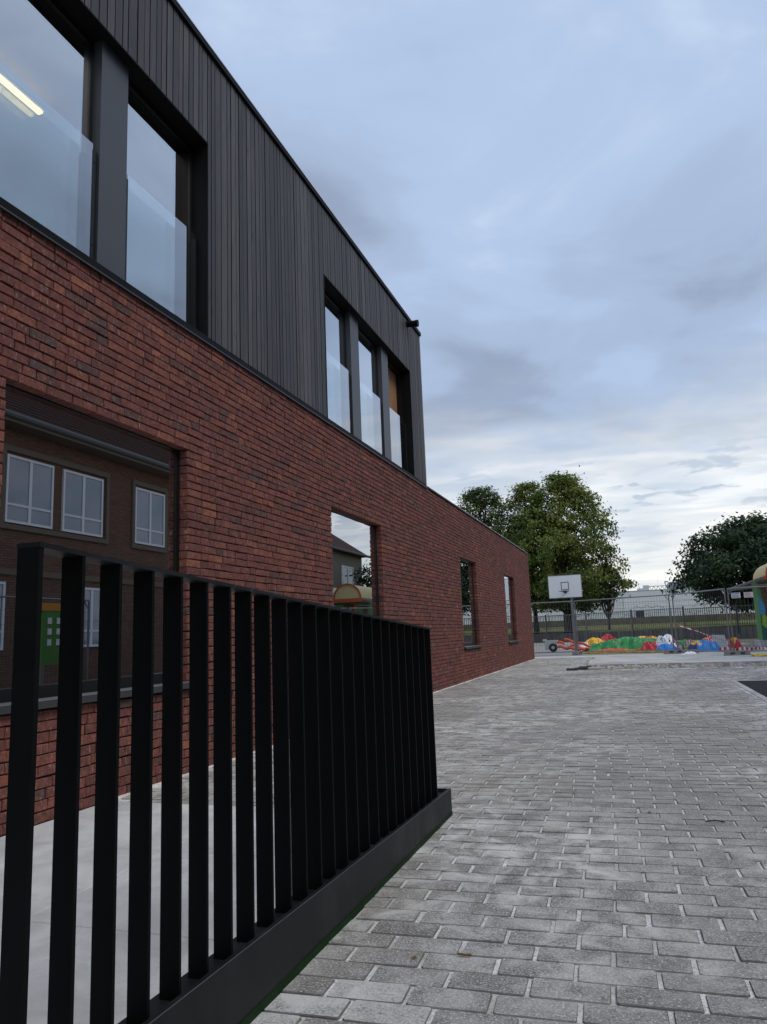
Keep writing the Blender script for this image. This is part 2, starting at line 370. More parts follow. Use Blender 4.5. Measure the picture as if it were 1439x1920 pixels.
def wloc(o):
    v = Vector((0, 0, 0))
    while o is not None: v += o.location; o = o.parent
    return v
def tag(o, label=None, cat=None, group=None, kind=None):
    if label: o['label'] = label
    if cat: o['category'] = cat
    if group: o['group'] = group
    if kind: o['kind'] = kind
    return o
def empty(name, loc, label=None, cat=None, group=None):
    o = D.objects.new(name, None); COL.objects.link(o); o.location = loc; o.empty_display_size = .2
    return tag(o, label, cat, group)
def chamfer_block(mb, P, N_, depth, inset, ch, r, jit, emi=0):
    """P: front outline (ccw seen from outside), N_: outward normal; front face with chamfer ring and sides; emi: material of sides."""
    P = [Vector(p) for p in P]; N_ = Vector(N_); k = len(mb.v); n = len(P)
    for off, ins in ((-depth, 0.0), (-ch, 0.0), (0.0, inset)):
        for i, p in enumerate(P):
            e1 = (P[(i + 1) % n] - p).normalized(); e2 = (P[i - 1] - p).normalized()
            q = p + (e1 + e2) * ins + N_ * off
            if off > -depth: q += Vector((R.uniform(-jit, jit), R.uniform(-jit, jit), R.uniform(-jit, jit)))
            mb.v.append(tuple(q))
    for lv in (0, n):
        for i in range(n):
            j = (i + 1) % n; mb.face((k + lv + i, k + lv + j, k + lv + n + j, k + lv + n + i), r, emi)
    mb.face(tuple(k + 2 * n + i for i in range(n)), r)

WX = -3.37           # plane of the brick facade
# ---------------------------------------------------------------- the school building
bld = empty('school_building', (WX, 12.0, 0), 'new two storey school building of red brick with dark stained boards and large windows above', 'building')
GW = [(3.30, 5.19), (8.28, 10.17), (15.33, 17.0), (21.0, 22.75)]; GZ = (.715, 2.60)
UG = [(1.62, 5.48, [(1.62, 2.79), (3.10, 4.13), (4.44, 5.48)]), (8.22, 12.07, [(8.22, 9.35), (9.68, 10.73), (11.06, 12.07)])]
UZ = (3.66, 5.55); BT = 3.60; TOP = 6.50; YE = 26.40; YU = 12.85; Y0 = -4.0

def sheet_with_holes(mb, x, y0, y1, z0, z1, holes, back, rev=True):
    ys = sorted({y0, y1, *[h[0] for h in holes], *[h[1] for h in holes]}); zs = sorted({z0, z1, *[h[2] for h in holes], *[h[3] for h in holes]})
    for i in range(len(ys) - 1):
        for j in range(len(zs) - 1):
            cy = (ys[i] + ys[i + 1]) / 2; cz = (zs[j] + zs[j + 1]) / 2
            if any(h[0] < cy < h[1] and h[2] < cz < h[3] for h in holes): continue
            a, b, c, d = ys[i], ys[i + 1], zs[j], zs[j + 1]
            mb.quad((x, a, c), (x, b, c), (x, b, d), (x, a, d)); mb.quad((back, b, c), (back, a, c), (back, a, d), (back, b, d))
    for h in holes:
        a, b, c, d = h
        mb.quad((x, a, c), (back, a, c), (back, a, d), (x, a, d)); mb.quad((x, b, c), (x, b, d), (back, b, d), (back, b, c))
        mb.quad((x, a, d), (back, a, d), (back, b, d), (x, b, d)); mb.quad((x, a, c), (x, b, c), (back, b, c), (back, a, c))

def build_brick_wall():
    e = .012; mb = MB()
    holes = [(a - e, b + e, GZ[0] - .07, GZ[1] + e) for a, b in GW]
    sheet_with_holes(mb, WX - .014, Y0, YE - .012, 0, BT - .01, holes, WX - .26)
    mb.quad((WX - .014, YE - .012, 0), (WX - 9, YE - .012, 0), (WX - 9, YE - .012, BT - .01), (WX - .014, YE - .012, BT - .01))
    wall = mb.build('brick_wall', 'mortar', bld)
    H = BT / 56; cells = []
    for k in range(56):
        z0 = k * H; zc = z0 + H / 2; y = 1.3 + R.uniform(0, .2)
        brk = [a for a, b in GW if GZ[0] - .05 < zc < GZ[1]]
        while y < YE:
            ln = .108 + R.uniform(-.006, .008) if R.random() < .34 else .216 + R.uniform(-.022, .016)
            if k == 40 and any(a - .05 < y < b for a, b in GW): ln = .23
            y1 = y + ln; skip = False
            for a, b in GW:
                if GZ[0] - .05 < zc < GZ[1]:
                    if a - .02 < y < b - .02: y = b; skip = True; break
                    if y < a < y1 + .045: y1 = a; break
            if skip: continue
            if y1 > YE - .06: y1 = YE
            cells.append((y, y1, z0, z0 + H)); y = y1
    def brick(mb, c):
        ya, yb, za, zb = c; g = .0035
        wob = .0045 * noise.noise(Vector((ya * 3, za * 9, 0)))
        zs = [za + g * .8 + R.uniform(-.0015, .0015), za + g * .8 + R.uniform(-.0015, .0015), zb - g * .8 + R.uniform(-.003, .001), zb - g * .8 + R.uniform(-.003, .001)]
        ga, gb = g * R.uniform(.6, 1.1), g * R.uniform(.6, 1.1)
        if any(abs(ya - b) < .001 for a, b in GW): ga = 0
        if any(abs(yb - a) < .001 for a, b in GW) or yb == YE: gb = 0
        xx = WX + R.uniform(-.004, .003)
        r = min(1, max(0, R.gauss(.50 + .18 * noise.noise(Vector((ya * .8, za * 1.7, 5))), .23)))
        if R.random() < .035: r = R.uniform(.05, .14)
        P = [(xx, ya + ga, zs[0] + wob), (xx, yb - gb, zs[1] + wob), (xx, yb - gb, zs[2] + wob), (xx, ya + ga, zs[3] + wob)]
        chamfer_block(mb, P, (1, 0, 0), .115, .0045, .006, r, .0024)
    def score(c):
        ps = [pix((WX, y, z)) for y, z in ((c[0], c[2]), (c[1], c[2]), (c[1], c[3]), (c[0], c[3]))]
        if any(p is None for p in ps): return 0
        cx = sum(p[0] for p in ps) / 4; cy = sum(p[1] for p in ps) / 4
        if not (0 < cx < 1439 and 0 < cy < 1920): return 0
        A = abs(sum(ps[i][0] * ps[(i + 1) % 4][1] - ps[(i + 1) % 4][0] * ps[i][1] for i in range(4))) / 2
        if cy > 1030 + .2155 * (cx - 40) and cx < 830: A *= .25     # behind the railing
        return A
    sc = sorted(((score(c), i) for i, c in enumerate(cells)), reverse=True); top = {i for s, i in sc[:300]}
    rest = MB()
    for i, c in enumerate(cells):
        if i in top:
            b = MB(); brick(b, c); b.build('brick', 'brick', wall, origin=(WX, (c[0] + c[1]) / 2, c[2]))
        else: brick(rest, c)
    tag(rest.build('brick_courses', 'brick', wall), kind='stuff')
build_brick_wall()

def build_cladding():
    mb = MB(); e = .0
    holes = [(g[0], g[1], BT + .04, UZ[1]) for g in UG]
    sheet_with_holes(mb, WX - .02, Y0, YU - .02, BT + .01, TOP, holes, WX - .30)
    mb.quad((WX - .02, YU - .02, BT), (WX - 9, YU - .02, BT), (WX - 9, YU - .02, TOP), (WX - .02, YU - .02, TOP))
    cl = mb.build('timber_cladding', 'reveal', bld)
    y = -.6; n = 0
    while y < YU - .01:
        w = R.choice((.066, .072, .090, .090, .112)); y1 = min(y + w, YU)
        for g in UG:                                   # make a joint fall on each jamb
            for j in g[:2]:
                if y < j < y1 or (y1 < j < y1 + .035): y1 = j
        inside = any(g[0] - .001 <= (y + y1) / 2 <= g[1] + .001 for g in UG)
        z0 = UZ[1] - .012 if inside else BT + .062
        xx = WX + .004 + R.choice((0, .0, .002, .003)) + R.uniform(-.001, .001)
        if y1 - y > .02:
            b = MB(); g_ = .0042
            P = [(xx, y + g_, z0), (xx, y1 - g_, z0), (xx, y1 - g_, TOP - .005), (xx, y + g_, TOP - .005)]
            chamfer_block(b, P, (1, 0, 0), .022, .0015, .0015, R.random(), .0003, 1)
            b.build('plank', ['board', 'reveal'], cl, origin=(WX, y, z0))  # plank sides coloured black, shade of the gaps put into them
        y = y1
    # corner trim and roof cap
    b = MB(); b.box(WX - .03, WX + .012, YU, YU + .014, BT + .06, TOP + .01); b.build('corner_trim', 'trim_light', bld)
    b = MB(); b.box(WX - .30, WX + .035, Y0, YU + .03, TOP, TOP + .055); b.build('roof_edge', 'cap', bld)
    b = MB(); b.box(WX - .30, WX + .039, Y0, YU + .034, TOP + .0555, TOP + .066); b.build('roof_edge_glint', 'trim_light', bld)  # added pale strip standing in for the sky glint along the cap
    b = MB(); b.box(WX - .26, WX + .022, Y0, YU + .02, BT, BT + .018); b.box(WX - .26, WX + .012, Y0, YU, BT + .019, BT + .052)
    b.build('flashing', 'cap', bld)
    b = MB(); b.box(WX + .010, WX + .026, Y0, YU + .02, BT - .012, BT - .002); b.build('flashing_edge', 'trim_dark', bld)
    b = MB(); b.box(WX - .30, WX + .02, YU + .035, YE + .02, BT, BT + .03); b.build('parapet_cap', 'cap', bld)
    b = MB(); b.box(WX - .30, WX + .023, YU + .036, YE + .022, BT + .031, BT + .038); b.build('parapet_edge', 'trim_light', bld)
    # overflow spout under the roof edge
    b = MB(); b.tube([(WX - .02, 12.02, 6.40), (WX + .20, 12.02, 6.385)], .055, 16); b.tube([(WX + .17, 12.02, 6.387), (WX + .215, 12.02, 6.383)], .062, 16)
    b.build('rain_spout', 'cap', bld, smooth=False)
build_cladding()

def box_frame(mb, x0, x1, ya, yb, za, zb, wl, wr, wb, wt):
    mb.box(x0, x1, ya, ya + wl, za, zb); mb.box(x0, x1, yb - wr, yb, za, zb)
    mb.box(x0, x1, ya + wl, yb - wr, za, za + wb); mb.box(x0, x1, ya + wl, yb - wr, zb - wt, zb)
def build_windows():
    for i, (a, b) in enumerate(GW):
        w = MB(); zb, zt = GZ; xr = WX - .078
        box_frame(w, xr - .07, xr, a - .01, b + .01, zb - .03, zt + .01, .05, .055, .095, .045)
        win = w.build('window', 'black_frame', bld, origin=(xr, a, zb))
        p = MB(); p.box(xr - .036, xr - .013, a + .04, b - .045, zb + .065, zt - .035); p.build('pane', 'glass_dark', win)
        s = MB(); k = .055
        s.hexa([(WX - .13, a - .0, zb - .062), (WX + .045, a - k, zb - .062), (WX + .045, b + k, zb - .062), (WX - .13, b, zb - .062),
                (WX - .13, a, zb - .012), (WX + .045, a - k, zb - .018), (WX + .045, b + k, zb - .018), (WX - .13, b, zb - .012)])
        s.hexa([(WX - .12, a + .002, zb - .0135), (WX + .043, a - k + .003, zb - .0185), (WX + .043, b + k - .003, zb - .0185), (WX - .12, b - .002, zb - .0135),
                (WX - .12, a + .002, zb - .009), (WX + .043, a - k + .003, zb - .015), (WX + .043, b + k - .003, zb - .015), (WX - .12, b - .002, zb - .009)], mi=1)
        s.build('sill', ['sill_stone', 'sill_top_lit'], win)
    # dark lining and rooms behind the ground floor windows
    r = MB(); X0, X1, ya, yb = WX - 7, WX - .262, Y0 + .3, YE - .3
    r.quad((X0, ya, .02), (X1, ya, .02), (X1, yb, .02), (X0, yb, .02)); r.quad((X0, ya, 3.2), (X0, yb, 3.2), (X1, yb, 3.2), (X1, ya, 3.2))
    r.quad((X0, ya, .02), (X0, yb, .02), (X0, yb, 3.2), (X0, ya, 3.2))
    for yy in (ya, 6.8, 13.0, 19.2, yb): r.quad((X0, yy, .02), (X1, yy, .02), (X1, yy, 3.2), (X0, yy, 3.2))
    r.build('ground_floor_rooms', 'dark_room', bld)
    X0, X1, ya, yb = WX - 6, WX - .302, Y0 + .3, YU - .3
    r = MB(); r.quad((X0, ya, 6.12), (X0, yb, 6.12), (X1, yb, 6.12), (X1, ya, 6.12)); r.quad((X0, ya, 3.62), (X0, yb, 3.62), (X0, yb, 6.12), (X0, ya, 6.12))
    for yy in (ya, 7.1, yb): r.quad((X0, yy, 3.62), (X1, yy, 3.62), (X1, yy, 6.12), (X0, yy, 6.12))
    r.build('upper_floor_rooms', 'plaster_white', bld)
    r = MB(); r.quad((X0, ya, 3.63), (X1, ya, 3.63), (X1, yb, 3.63), (X0, yb, 3.63)); r.build('upper_floor', 'room_floor', bld)
    r = MB(); r.box(WX - 9, WX - .27, YU, YE - .3, 3.3, 3.5); r.box(WX - 9, WX - .3, Y0, YU - .1, 6.3, 6.5); r.build('roof', 'concrete', bld)
    for gi, (g0, g1, bays) in enumerate(UG):
        # niche lining
        l = MB(); box_frame(l, WX - .36, WX + .012, g0 - .004, g1 + .004, BT + .053, UZ[1] + .004, .012, .012, .008, .012); l.build('niche_lining', 'reveal', bld)
        for k, (a, b) in enumerate(bays):
            w = MB(); xr = WX - .148; zb, zt = BT + .065, UZ[1] - .01
            box_frame(w, xr - .08, xr, a - .06, b + .06 if b < g1 - .1 else b - .009, zb, zt, .09 if a > g0 + .1 else .035, .095 if b < g1 - .1 else .035, .12, .05)
            win = w.build('window', 'black_frame', bld, origin=(xr, a, zb))
            ply = (gi == 1 and k == 2)
            dx_ = .08 if ply else 0
            p = MB(); p.box(xr - .036 - dx_, xr - .012 - dx_, a + .027, b - .034, zb + .115, zt - .045)
            o = p.build('plywood_panel' if ply else 'pane', 'plywood' if ply else 'glass', win)
            q = MB(); xb = WX - .105
            for yy in (a + .028, b - .028):
                q.box(xb - .035, xb + .012, yy - .016, yy + .016, zb, 4.60)
                for zz in (3.85, 4.5): q.box(xb + .0125, xb + .017, yy - .006, yy + .006, zz - .006, zz + .006)
            q.box(xb - .02, xb + .02, a + .045, b - .045, zb, zb + .035)
            ba = q.build('balustrade', 'black_frame', bld, origin=(xb, a, zb))
            t = MB(); t.box(xb - .006, xb + .006, a + .0445, b - .0445, zb + .036, 4.645); t.build('glass_panel', 'balustrade_glass', ba)
        for k in range(len(bays) - 1):
            a, b = bays[k][1], bays[k + 1][0]
            q = MB(); q.box(WX - .2195, WX - .075, a, b, BT + .062, UZ[1] - .009); q.build('pier', 'pier', bld)
build_windows()
t = empty('ceiling_lamp', (-4.97, 4.2, 6.1), 'lit yellowish tube lamp on the ceiling behind the upper left window', 'lamp')
b = MB(); b.box(-5.01, -4.93, 3.55, 5.14, 6.07, 6.115); b.build('housing', 'plaster_white', t)
b = MB(); b.box(-4.995, -4.95, 3.57, 5.12, 6.045, 6.069); b.build('tube', 'lamp_tube', t)

# ---------------------------------------------------------------- ground
def struct(mb, name, mat): return tag(mb.build(name, mat), kind='structure')
g = MB()
NX, NY = 60, 60
def gz(x, y):
    fence = 53.3 - .85 * (x + 0)
    d = y - fence
    return -.16 if d < .3 else -.16 + min(1, (d - .3) / 1.2) * .86 + min(max(d - 1.5, 0), 45) * .010
xs = [-900, -400, -200, -100, -60] + [-40 + i * 2 for i in range(41)] + [60, 100, 200, 400, 900]
ys = [-600, -200, -80, -30, 0, 20, 30] + [36 + i * 1.0 for i in range(40)] + [80, 90, 100, 130, 200, 400, 1500]
k = 0
for y in ys:
    for x in xs: g.v.append((x, y, gz(x, y)))
for j in range(len(ys) - 1):
    for i in range(len(xs) - 1):
        a = j * len(xs) + i; g.face((a, a + 1, a + 1 + len(xs), a + len(xs)))
struct(g, 'ground', 'grass')

PA = math.radians(1.8)
def p2w(u, v): return (u * math.cos(PA) - v * math.sin(PA) - .14, u * math.sin(PA) + v * math.cos(PA) + 2.265)
def build_paving():
    pav = MB(); pav.box(WX + .001, 9.0, -4.0, 18.75, -.15, -.0048); pav.box(WX + .001, -1.345, 18.7505, 26.8, -.15, -.0048)
    base = struct(pav, 'pavement', 'joint_sand')
    L, Wd = .233, .1155
    cells = []
    for rj in range(-30, 215):
        off = (.5 if rj % 2 else 0) * L + R.uniform(-.006, .006); u = -20 * L + off + .004
        while u < 24 * L:
            l = L + R.uniform(-.004, .004); cells.append((u, u + l, rj * Wd, (rj + 1) * Wd)); u += l
    keep = []
    for c in cells:
        x, y = p2w((c[0] + c[1]) / 2, (c[2] + c[3]) / 2)
        if y < .9 or x < WX + .03 or x > 5.2: continue
        edge = 18.62 + .18 * math.sin(x * 5) * (x > -1.2)
        if y > (26.6 if x < -1.42 else edge): continue
        if x < -1.2 and y < 4.30: continue
        if x > 1.40 and 9.0 < y < 14.42: continue
        keep.append((c, x, y))
    def paver(mb, c, x, y):
        ga, gb = R.uniform(.004, .0085), R.uniform(.004, .0085)
        if R.random() < .15: gb += .004
        u0, u1, v0, v1 = c[0] + ga, c[1] - gb, c[2] + .0018, c[3] - .0022 - R.uniform(0, .0026)
        P = []
        tz = [R.uniform(-.0012, .0012) for _ in range(2)]; h = R.uniform(-.0012, .0016)
        q = [R.uniform(.004, .009) for _ in range(4)]
        for k_, (u, v) in enumerate(((u0, v0 + q[0]), (u0 + q[0], v0), (u1 - q[1], v0), (u1, v0 + q[1]), (u1, v1 - q[2]), (u1 - q[2], v1), (u0 + q[3], v1), (u0, v1 - q[3]))):
            X, Y = p2w(u + R.uniform(-.0012, .0012), v + R.uniform(-.0008, .0008)); X = max(X, WX + .004 if y > 4.3 else -1.155)
            P.append((X, Y, h + (tz[0] if k_ in (0, 1, 6, 7) else -tz[0]) + (tz[1] if k_ < 4 else -tz[1])))
        r = min(.93, max(0, R.gauss(.47, .17)))
        if R.random() < .002 or (y < 2.75 and x < -.25 and R.random() < .16): r = R.uniform(.955, 1)
        if x < -1.35 + .25 * math.sin(y * 9) and y > 17.6: r = R.uniform(.88, .944)
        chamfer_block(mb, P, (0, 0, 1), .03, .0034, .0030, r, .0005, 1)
    def score(c, x, y):
        p = pix((x, y, 0))
        if p is None or not (-20 < p[0] < 1459 and -20 < p[1] < 1950): return 0
        if x < -1.1 and y < 6: return 0
        return 1 / (x * x + y * y + .5)
    sc = sorted(((score(*k_), i) for i, k_ in enumerate(keep)), reverse=True); top = {i for s, i in sc[:300]}
    rest = MB()
    for i, (c, x, y) in enumerate(keep):
        if i in top:
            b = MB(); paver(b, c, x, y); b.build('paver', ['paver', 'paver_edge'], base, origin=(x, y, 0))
        else: paver(rest, c, x, y)
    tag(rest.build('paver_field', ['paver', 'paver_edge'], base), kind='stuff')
build_paving()
# paving without separate stones beyond the field to the right
b = MB(); b.box(5.2, 30, -4, 18.7, -.14, .0); struct(b, 'side_paving', 'concrete')
# concrete landing slabs between railing and wall
def build_landing():
    base = struct(_landing_base(), 'landing', 'slab_joint')
    ys_ = [-1.2, -.3, .6, 1.5, 2.40, 3.32, 4.27]; xs_ = [WX + .012, -2.27, -1.165]
    for i in range(len(ys_) - 1):
        for j in range(2):
            s = MB(); h = .004 + R.uniform(-.001, .001)
            P = [(xs_[j] + .002, ys_[i] + .003, h), (xs_[j + 1] - .002, ys_[i] + .003, h), (xs_[j + 1] - .002, ys_[i + 1] - .003, h), (xs_[j] + .002, ys_[i + 1] - .003, h)]
            chamfer_block(s, P, (0, 0, 1), .02, .003, .003, R.random(), .0)
            s.build('slab', 'slab', base, origin=P[0])
def _landing_base():
    b = MB(); b.box(WX + .004, -1.155, -1.25, 4.285, -.0063, -.0030); return b
build_landing()
# pale mortar line where the paving meets the brick
b = MB(); y = 4.3
while y < 26.4:
    y1 = y + R.uniform(.1, .3); w = .018 + .014 * R.random()
    b.hexa([(WX - .002, y, -.01), (WX + w, y, -.01), (WX + w * R.uniform(.7, 1.3), y1, -.01), (WX - .002, y1, -.01),
            (WX - .002, y, .013), (WX + w, y, .003), (WX + w, y1, .003), (WX - .002, y1, .011)]); y = y1
struct(b, 'mortar_fillet', 'joint_sand')
# black rubber mat with pale kerb
b = MB(); b.box(1.56, 8.9, 8.9, 14.30, -.0062, .002); struct(b, 'black_play_surface', 'rubber_mat')
kb = MB(); kb.box(1.42, 8.9, 8.9, 14.40, -.0061, -.0035); kerb = struct(kb, 'kerb_bed', 'joint_sand')
y = 9.0
while y < 14.2:
    q = MB(); P = [(1.462, y + .003, .006), (1.552, y + .003, .006), (1.552, y + .497, .006), (1.462, y + .497, .006)]
    chamfer_block(q, P, (0, 0, 1), .012, .003, .003, .5, .001); q.build('kerb_stone', 'concrete', kerb, origin=P[0]); y += .5
for i in range(7):
    x = 1.462 + i * .5; q = MB(); P = [(x + .003, 14.305, .006), (x + .497, 14.305, .006), (x + .497, 14.39, .006), (x + .003, 14.39, .006)]
    chamfer_block(q, P, (0, 0, 1), .012, .003, .003, .5, .001); q.build('kerb_stone', 'concrete', kerb, origin=P[0])
# trench of broken ground, concrete apron, playground
t = MB(); n0, n1 = 90, 26
for j in range(n1 + 1):
    for i in range(n0 + 1):
        x = -1.35 + 16 * (i / n0) ** 1.3; y = 18.45 + 2.9 * j / n1
        z = -.045 + .05 * noise.noise(Vector((x * 1.7, y * 1.7, 1))) + .035 * noise.noise(Vector((x * 6, y * 6, 2))) + .03 * max(0, x - 1.0) / 4
        if j == 0: z = -.12
        t.v.append((x, y, z))
for j in range(n1):
    for i in range(n0):
        a = j * (n0 + 1) + i; t.face((a, a + 1, a + n0 + 2, a + n0 + 1))
struct(t, 'trench', 'rubble')
rb = MB()
def stone(mb, x, y, z, s, flat=.55, r=.5):
    k = len(mb.v); ang = R.uniform(0, 6.28)
    for (a_, b_, c_) in ((-1, -1, -1), (1, -1, -1), (1, 1, -1), (-1, 1, -1), (-.7, -.7, 1), (.7, -.8, .8), (.7, .7, 1), (-.8, .7, .7)):
        px_, py_, pz_ = a_ * s * R.uniform(.6, 1.1), b_ * s * .7 * R.uniform(.6, 1.1), c_ * s * flat * R.uniform(.6, 1.1)
        mb.v.append((x + px_ * math.cos(ang) - py_ * math.sin(ang), y + px_ * math.sin(ang) + py_ * math.cos(ang), z + pz_))
    for f in ((0, 3, 2, 1), (4, 5, 6, 7), (0, 1, 5, 4), (1, 2, 6, 5), (2, 3, 7, 6), (3, 0, 4, 7)): mb.face(tuple(k + i for i in f), r)
for _ in range(2600):
    x = -1.2 + 8 * R.random() ** .8; y = R.uniform(18.6, 21.2); s = .012 + .075 * R.random() ** 4
    stone(rb, x, y, -.03 + .03 * max(0, x - 1) / 4, s)
tag(rb.build('rubble_pile', 'stone'), kind='stuff')
st = MB(); stone(st, 0, 0, .05, .13, .6); tag(st.build('large_stone', 'stone', origin=(0, 0, 0)), 'big pale lump of stone lying in the broken ground of the trench', 'stone').location = (1.98, 19.2, -.03)
st = MB(); st.box(-.20, .20, -.1, .1, 0, .06); o = st.build('broken_slab', 'concrete'); o.location = (-.98, 19.15, -.03); o.rotation_euler = (.06, .03, .15)
tag(o, 'flat pale concrete piece lying at the left end of the trench', 'slab piece')
st = MB(); stone(st, 0, 0, .03, .17, .22); o = st.build('stone_chunk', 'stone'); o.location = (1.05, 19.3, -.04); tag(o, 'grey flat chunk of rubble left of the big pale stone', 'stone')
for i, (x, y, rz, lb) in enumerate(((-1.52, 18.68, .1, 'dark loose paving brick nearest the viewer at the end of the new paving'), (-1.34, 19.0, -.05, 'dark loose paving brick in the middle of the stepped three'),
                                    (-1.28, 19.5, .08, 'dark loose paving brick farthest back of the stepped three'))):
    q = MB(); chamfer_block(q, [(-.14, -.06, .055), (.14, -.06, .055), (.14, .06, .055), (-.14, .06, .055)], (0, 0, 1), .06, .004, .004, .5, .001)
    o = q.build('loose_paver', 'dark_paver'); o.location = (x, y, .0); o.rotation_euler.z = rz; tag(o, lb, 'paving brick', 'loose paving bricks by the trench')
ap = MB(); ap.hexa([(-1.32, 21.1, -.13), (14, 20.3, -.13), (14, 28.2, -.13), (-1.32, 28.2, -.13), (-1.32, 21.1, .012), (14, 20.3, .012), (14, 28.2, .012), (-1.32, 28.2, .012)])
struct(ap, 'concrete_apron', 'concrete')
nb = MB(); nb.box(-16, -1.33, 26.8005, 28.2, -.12, .006); struct(nb, 'new_paving', 'slab')
pg = MB(); pg.poly([(-30, 28.2, .004), (30, 28.2, .004), (30, 27.7, .004), (30, 27.7, .004)]); pg = MB()
pg.poly([(-40, 28.2, .002), (40, 28.2, .002), (13.8, 41.5, .002), (-9, 60.8, .002), (-40, 87, .002)]); struct(pg, 'playground', 'asphalt')
sb = MB(); sb.poly([(5.0, 36, .012), (30, 30, .012), (14, 40.9, .012), (4, 49.4, .012)]); struct(sb, 'sand_patch', 'soil')

# litter on the paving
def litter(name, x, y, label, cat, mat, pts):
    b = MB(); b.tube(pts, .0035, 6); o = b.build(name, mat); o.location = (x, y, .006); tag(o, label, cat)
litter('cigarette_butt', -.62, 2.47, 'cigarette butt lying on the paving close to the railing foot', 'litter', 'leaf_litter', [(0, 0, 0), (.03, -.004, 0), (.045, -.002, .002)])
litter('twig', .25, 4.3, 'short dark twig on the grey paving right of the railing end', 'twig', 'bark', [(0, 0, 0), (.05, .01, .004), (.09, 0, 0)])
lf = MB()
for _ in range(70):
    x = R.uniform(-1.0, 3); y = R.uniform(2, 16); s = R.uniform(.006, .016); a_ = R.uniform(0, 6.28)
    lf.quad(*[(x + s * math.cos(a_ + q) * (1 if i % 2 else .5), y + s * math.sin(a_ + q), .006 + (.004 if i == 2 else 0)) for i, q in enumerate((0, 1.57, 3.14, 4.71))])
tag(lf.build('leaf_litter', 'leaf_litter'), kind='stuff')

# ---------------------------------------------------------------- railing
def build_railing():
    rl = empty('steel_railing', (-1.11, 2.6, 0), 'black steel railing with vertical flat bars on a low plate beside the paving', 'railing')
    def zt(y): return 1.207 - (y - 1.13) * .0600
    def zb(y): return .200 - (y - 1.5) * .0215
    xo, xi = -1.084, -1.137
    t = MB(); ya, yb = 1.158, 4.085
    t.hexa([(xi - .002, ya, zt(ya) - .010), (xo + .002, ya, zt(ya) - .010), (xo + .002, yb, zt(yb) - .010), (xi - .002, yb, zt(yb) - .010),
            (xi - .002, ya, zt(ya)), (xo + .002, ya, zt(ya)), (xo + .002, yb, zt(yb)), (xi - .002, yb, zt(yb))])
    t.build('top_rail', 'black_plate', rl)
    for i in range(25):
        y = 1.164 + i * .1205; b = MB(); th = .012 if i in (0, 24) else .0095
        b.box(xi, xo, y - th / 2, y + th / 2, zb(y) - .03, zt(y) - .0105); o = b.build('bar', 'black_steel', rl, origin=(-1.115, y, 0))
    pl = MB(); x0, x1 = -1.072, -1.060; ya, yb = .55, 4.265
    pl.hexa([(x0, ya, -.02), (x1, ya, -.02), (x1, yb, -.02), (x0, yb, -.02), (x0, ya, zb(ya)), (x1, ya, zb(ya)), (x1, yb, zb(yb)), (x0, yb, zb(yb))])
    pl.hexa([(-1.078, ya, zb(ya) - .006), (x0 - .0004, ya, zb(ya) - .006), (x0 - .0004, yb, zb(yb) - .006), (-1.078, yb, zb(yb) - .006), (-1.078, ya, zb(ya) - .001), (x0 - .0004, ya, zb(ya) - .001), (x0 - .0004, yb, zb(yb) - .001), (-1.078, yb, zb(yb) - .001)])
    pl.box(-1.165, x0 - .0005, yb - .01, yb - .0005, -.02, zb(yb) - .001)
    pl.build('base_plate', 'black_plate', rl)
    wl = MB(); a_, b_ = -1.0614, -1.0594
    wl.hexa([(a_, ya, zb(ya) - .0012), (b_, ya, zb(ya) - .0012), (b_, yb, zb(yb) - .0012), (a_, yb, zb(yb) - .0012), (a_, ya, zb(ya) + .0006), (b_, ya, zb(ya) + .0006), (b_, yb, zb(yb) + .0006), (a_, yb, zb(yb) + .0006)])
    wl.build('pale_edge', 'pale_steel', rl)  # thin paler strip along the outer top edge of the plate
    ch = MB(); y0_, y1_ = .55, 4.25
    for (a, b_, d) in ((-1.158, -1.0825, .020),):
        ch.hexa([(a, y0_, -.02), (b_, y0_, -.02), (b_, y1_, -.02), (a, y1_, -.02), (a, y0_, zb(y0_) - d), (b_, y0_, zb(y0_) - d), (b_, y1_, zb(y1_) - d), (a, y1_, zb(y1_) - d)])
    ch.build('bottom_channel', 'black_plate', rl)
    gs = MB(); x0, x1 = -1.0595, -1.0575
    gs.hexa([(x0, .55, -.018), (x1, .55, -.018), (x1, 4.2645, -.018), (x0, 4.2645, -.018), (x0, .55, .030), (x1, .55, .030), (x1, 4.2645, .018), (x0, 4.2645, .018)])
    gs.build('green_artifact_strip', 'green_artifact', rl)  # added strip copying a green colour artifact on the plate's dark lower edge
build_railing()

# ---------------------------------------------------------------- temporary fence
def fence_panel(a, b, label, z0=.12, z1=2.02, wires=True, group='mesh site fence panels'):
    a = Vector((*a, 0)); b = Vector((*b, 0)); d = (b - a); L_ = d.length; e = d.normalized()
    root = empty('site_fence', a, label, 'fence panel', group)
    f = MB(); up = lambda p, z: p + Vector((0, 0, z)); r = .0215
    f.tube([up(a, .05), up(a, z1)], r, 8); f.tube([up(b, .05), up(b, z1)], r, 8)
    f.tube([up(a, z1 - .02), up(b, z1 - .02)], r * .92, 8); f.tube([up(a, z0), up(b, z0)], r * .8, 8)
    for s_, p in ((1, a), (-1, b)):                  # corner gussets
        f.bar(up(p, z1 - .22), up(p + e * s_ * .16, z1 - .02), .02)
    f.build('frame', 'galvanised', root)
    w = MB(); n = int(L_ / .105)
    for i in range(1, n):
        p = a + e * (L_ * i / n); w.bar(up(p, z0), up(p, z1 - .04), .0055)
    nv = 7
    for j in range(1, nv): z = z0 + (z1 - z0) * j / nv; w.bar(up(a, z), up(b, z), .0055)
    w.build('mesh_wires', 'fence_wire', root)['kind'] = 'stuff'
    return root
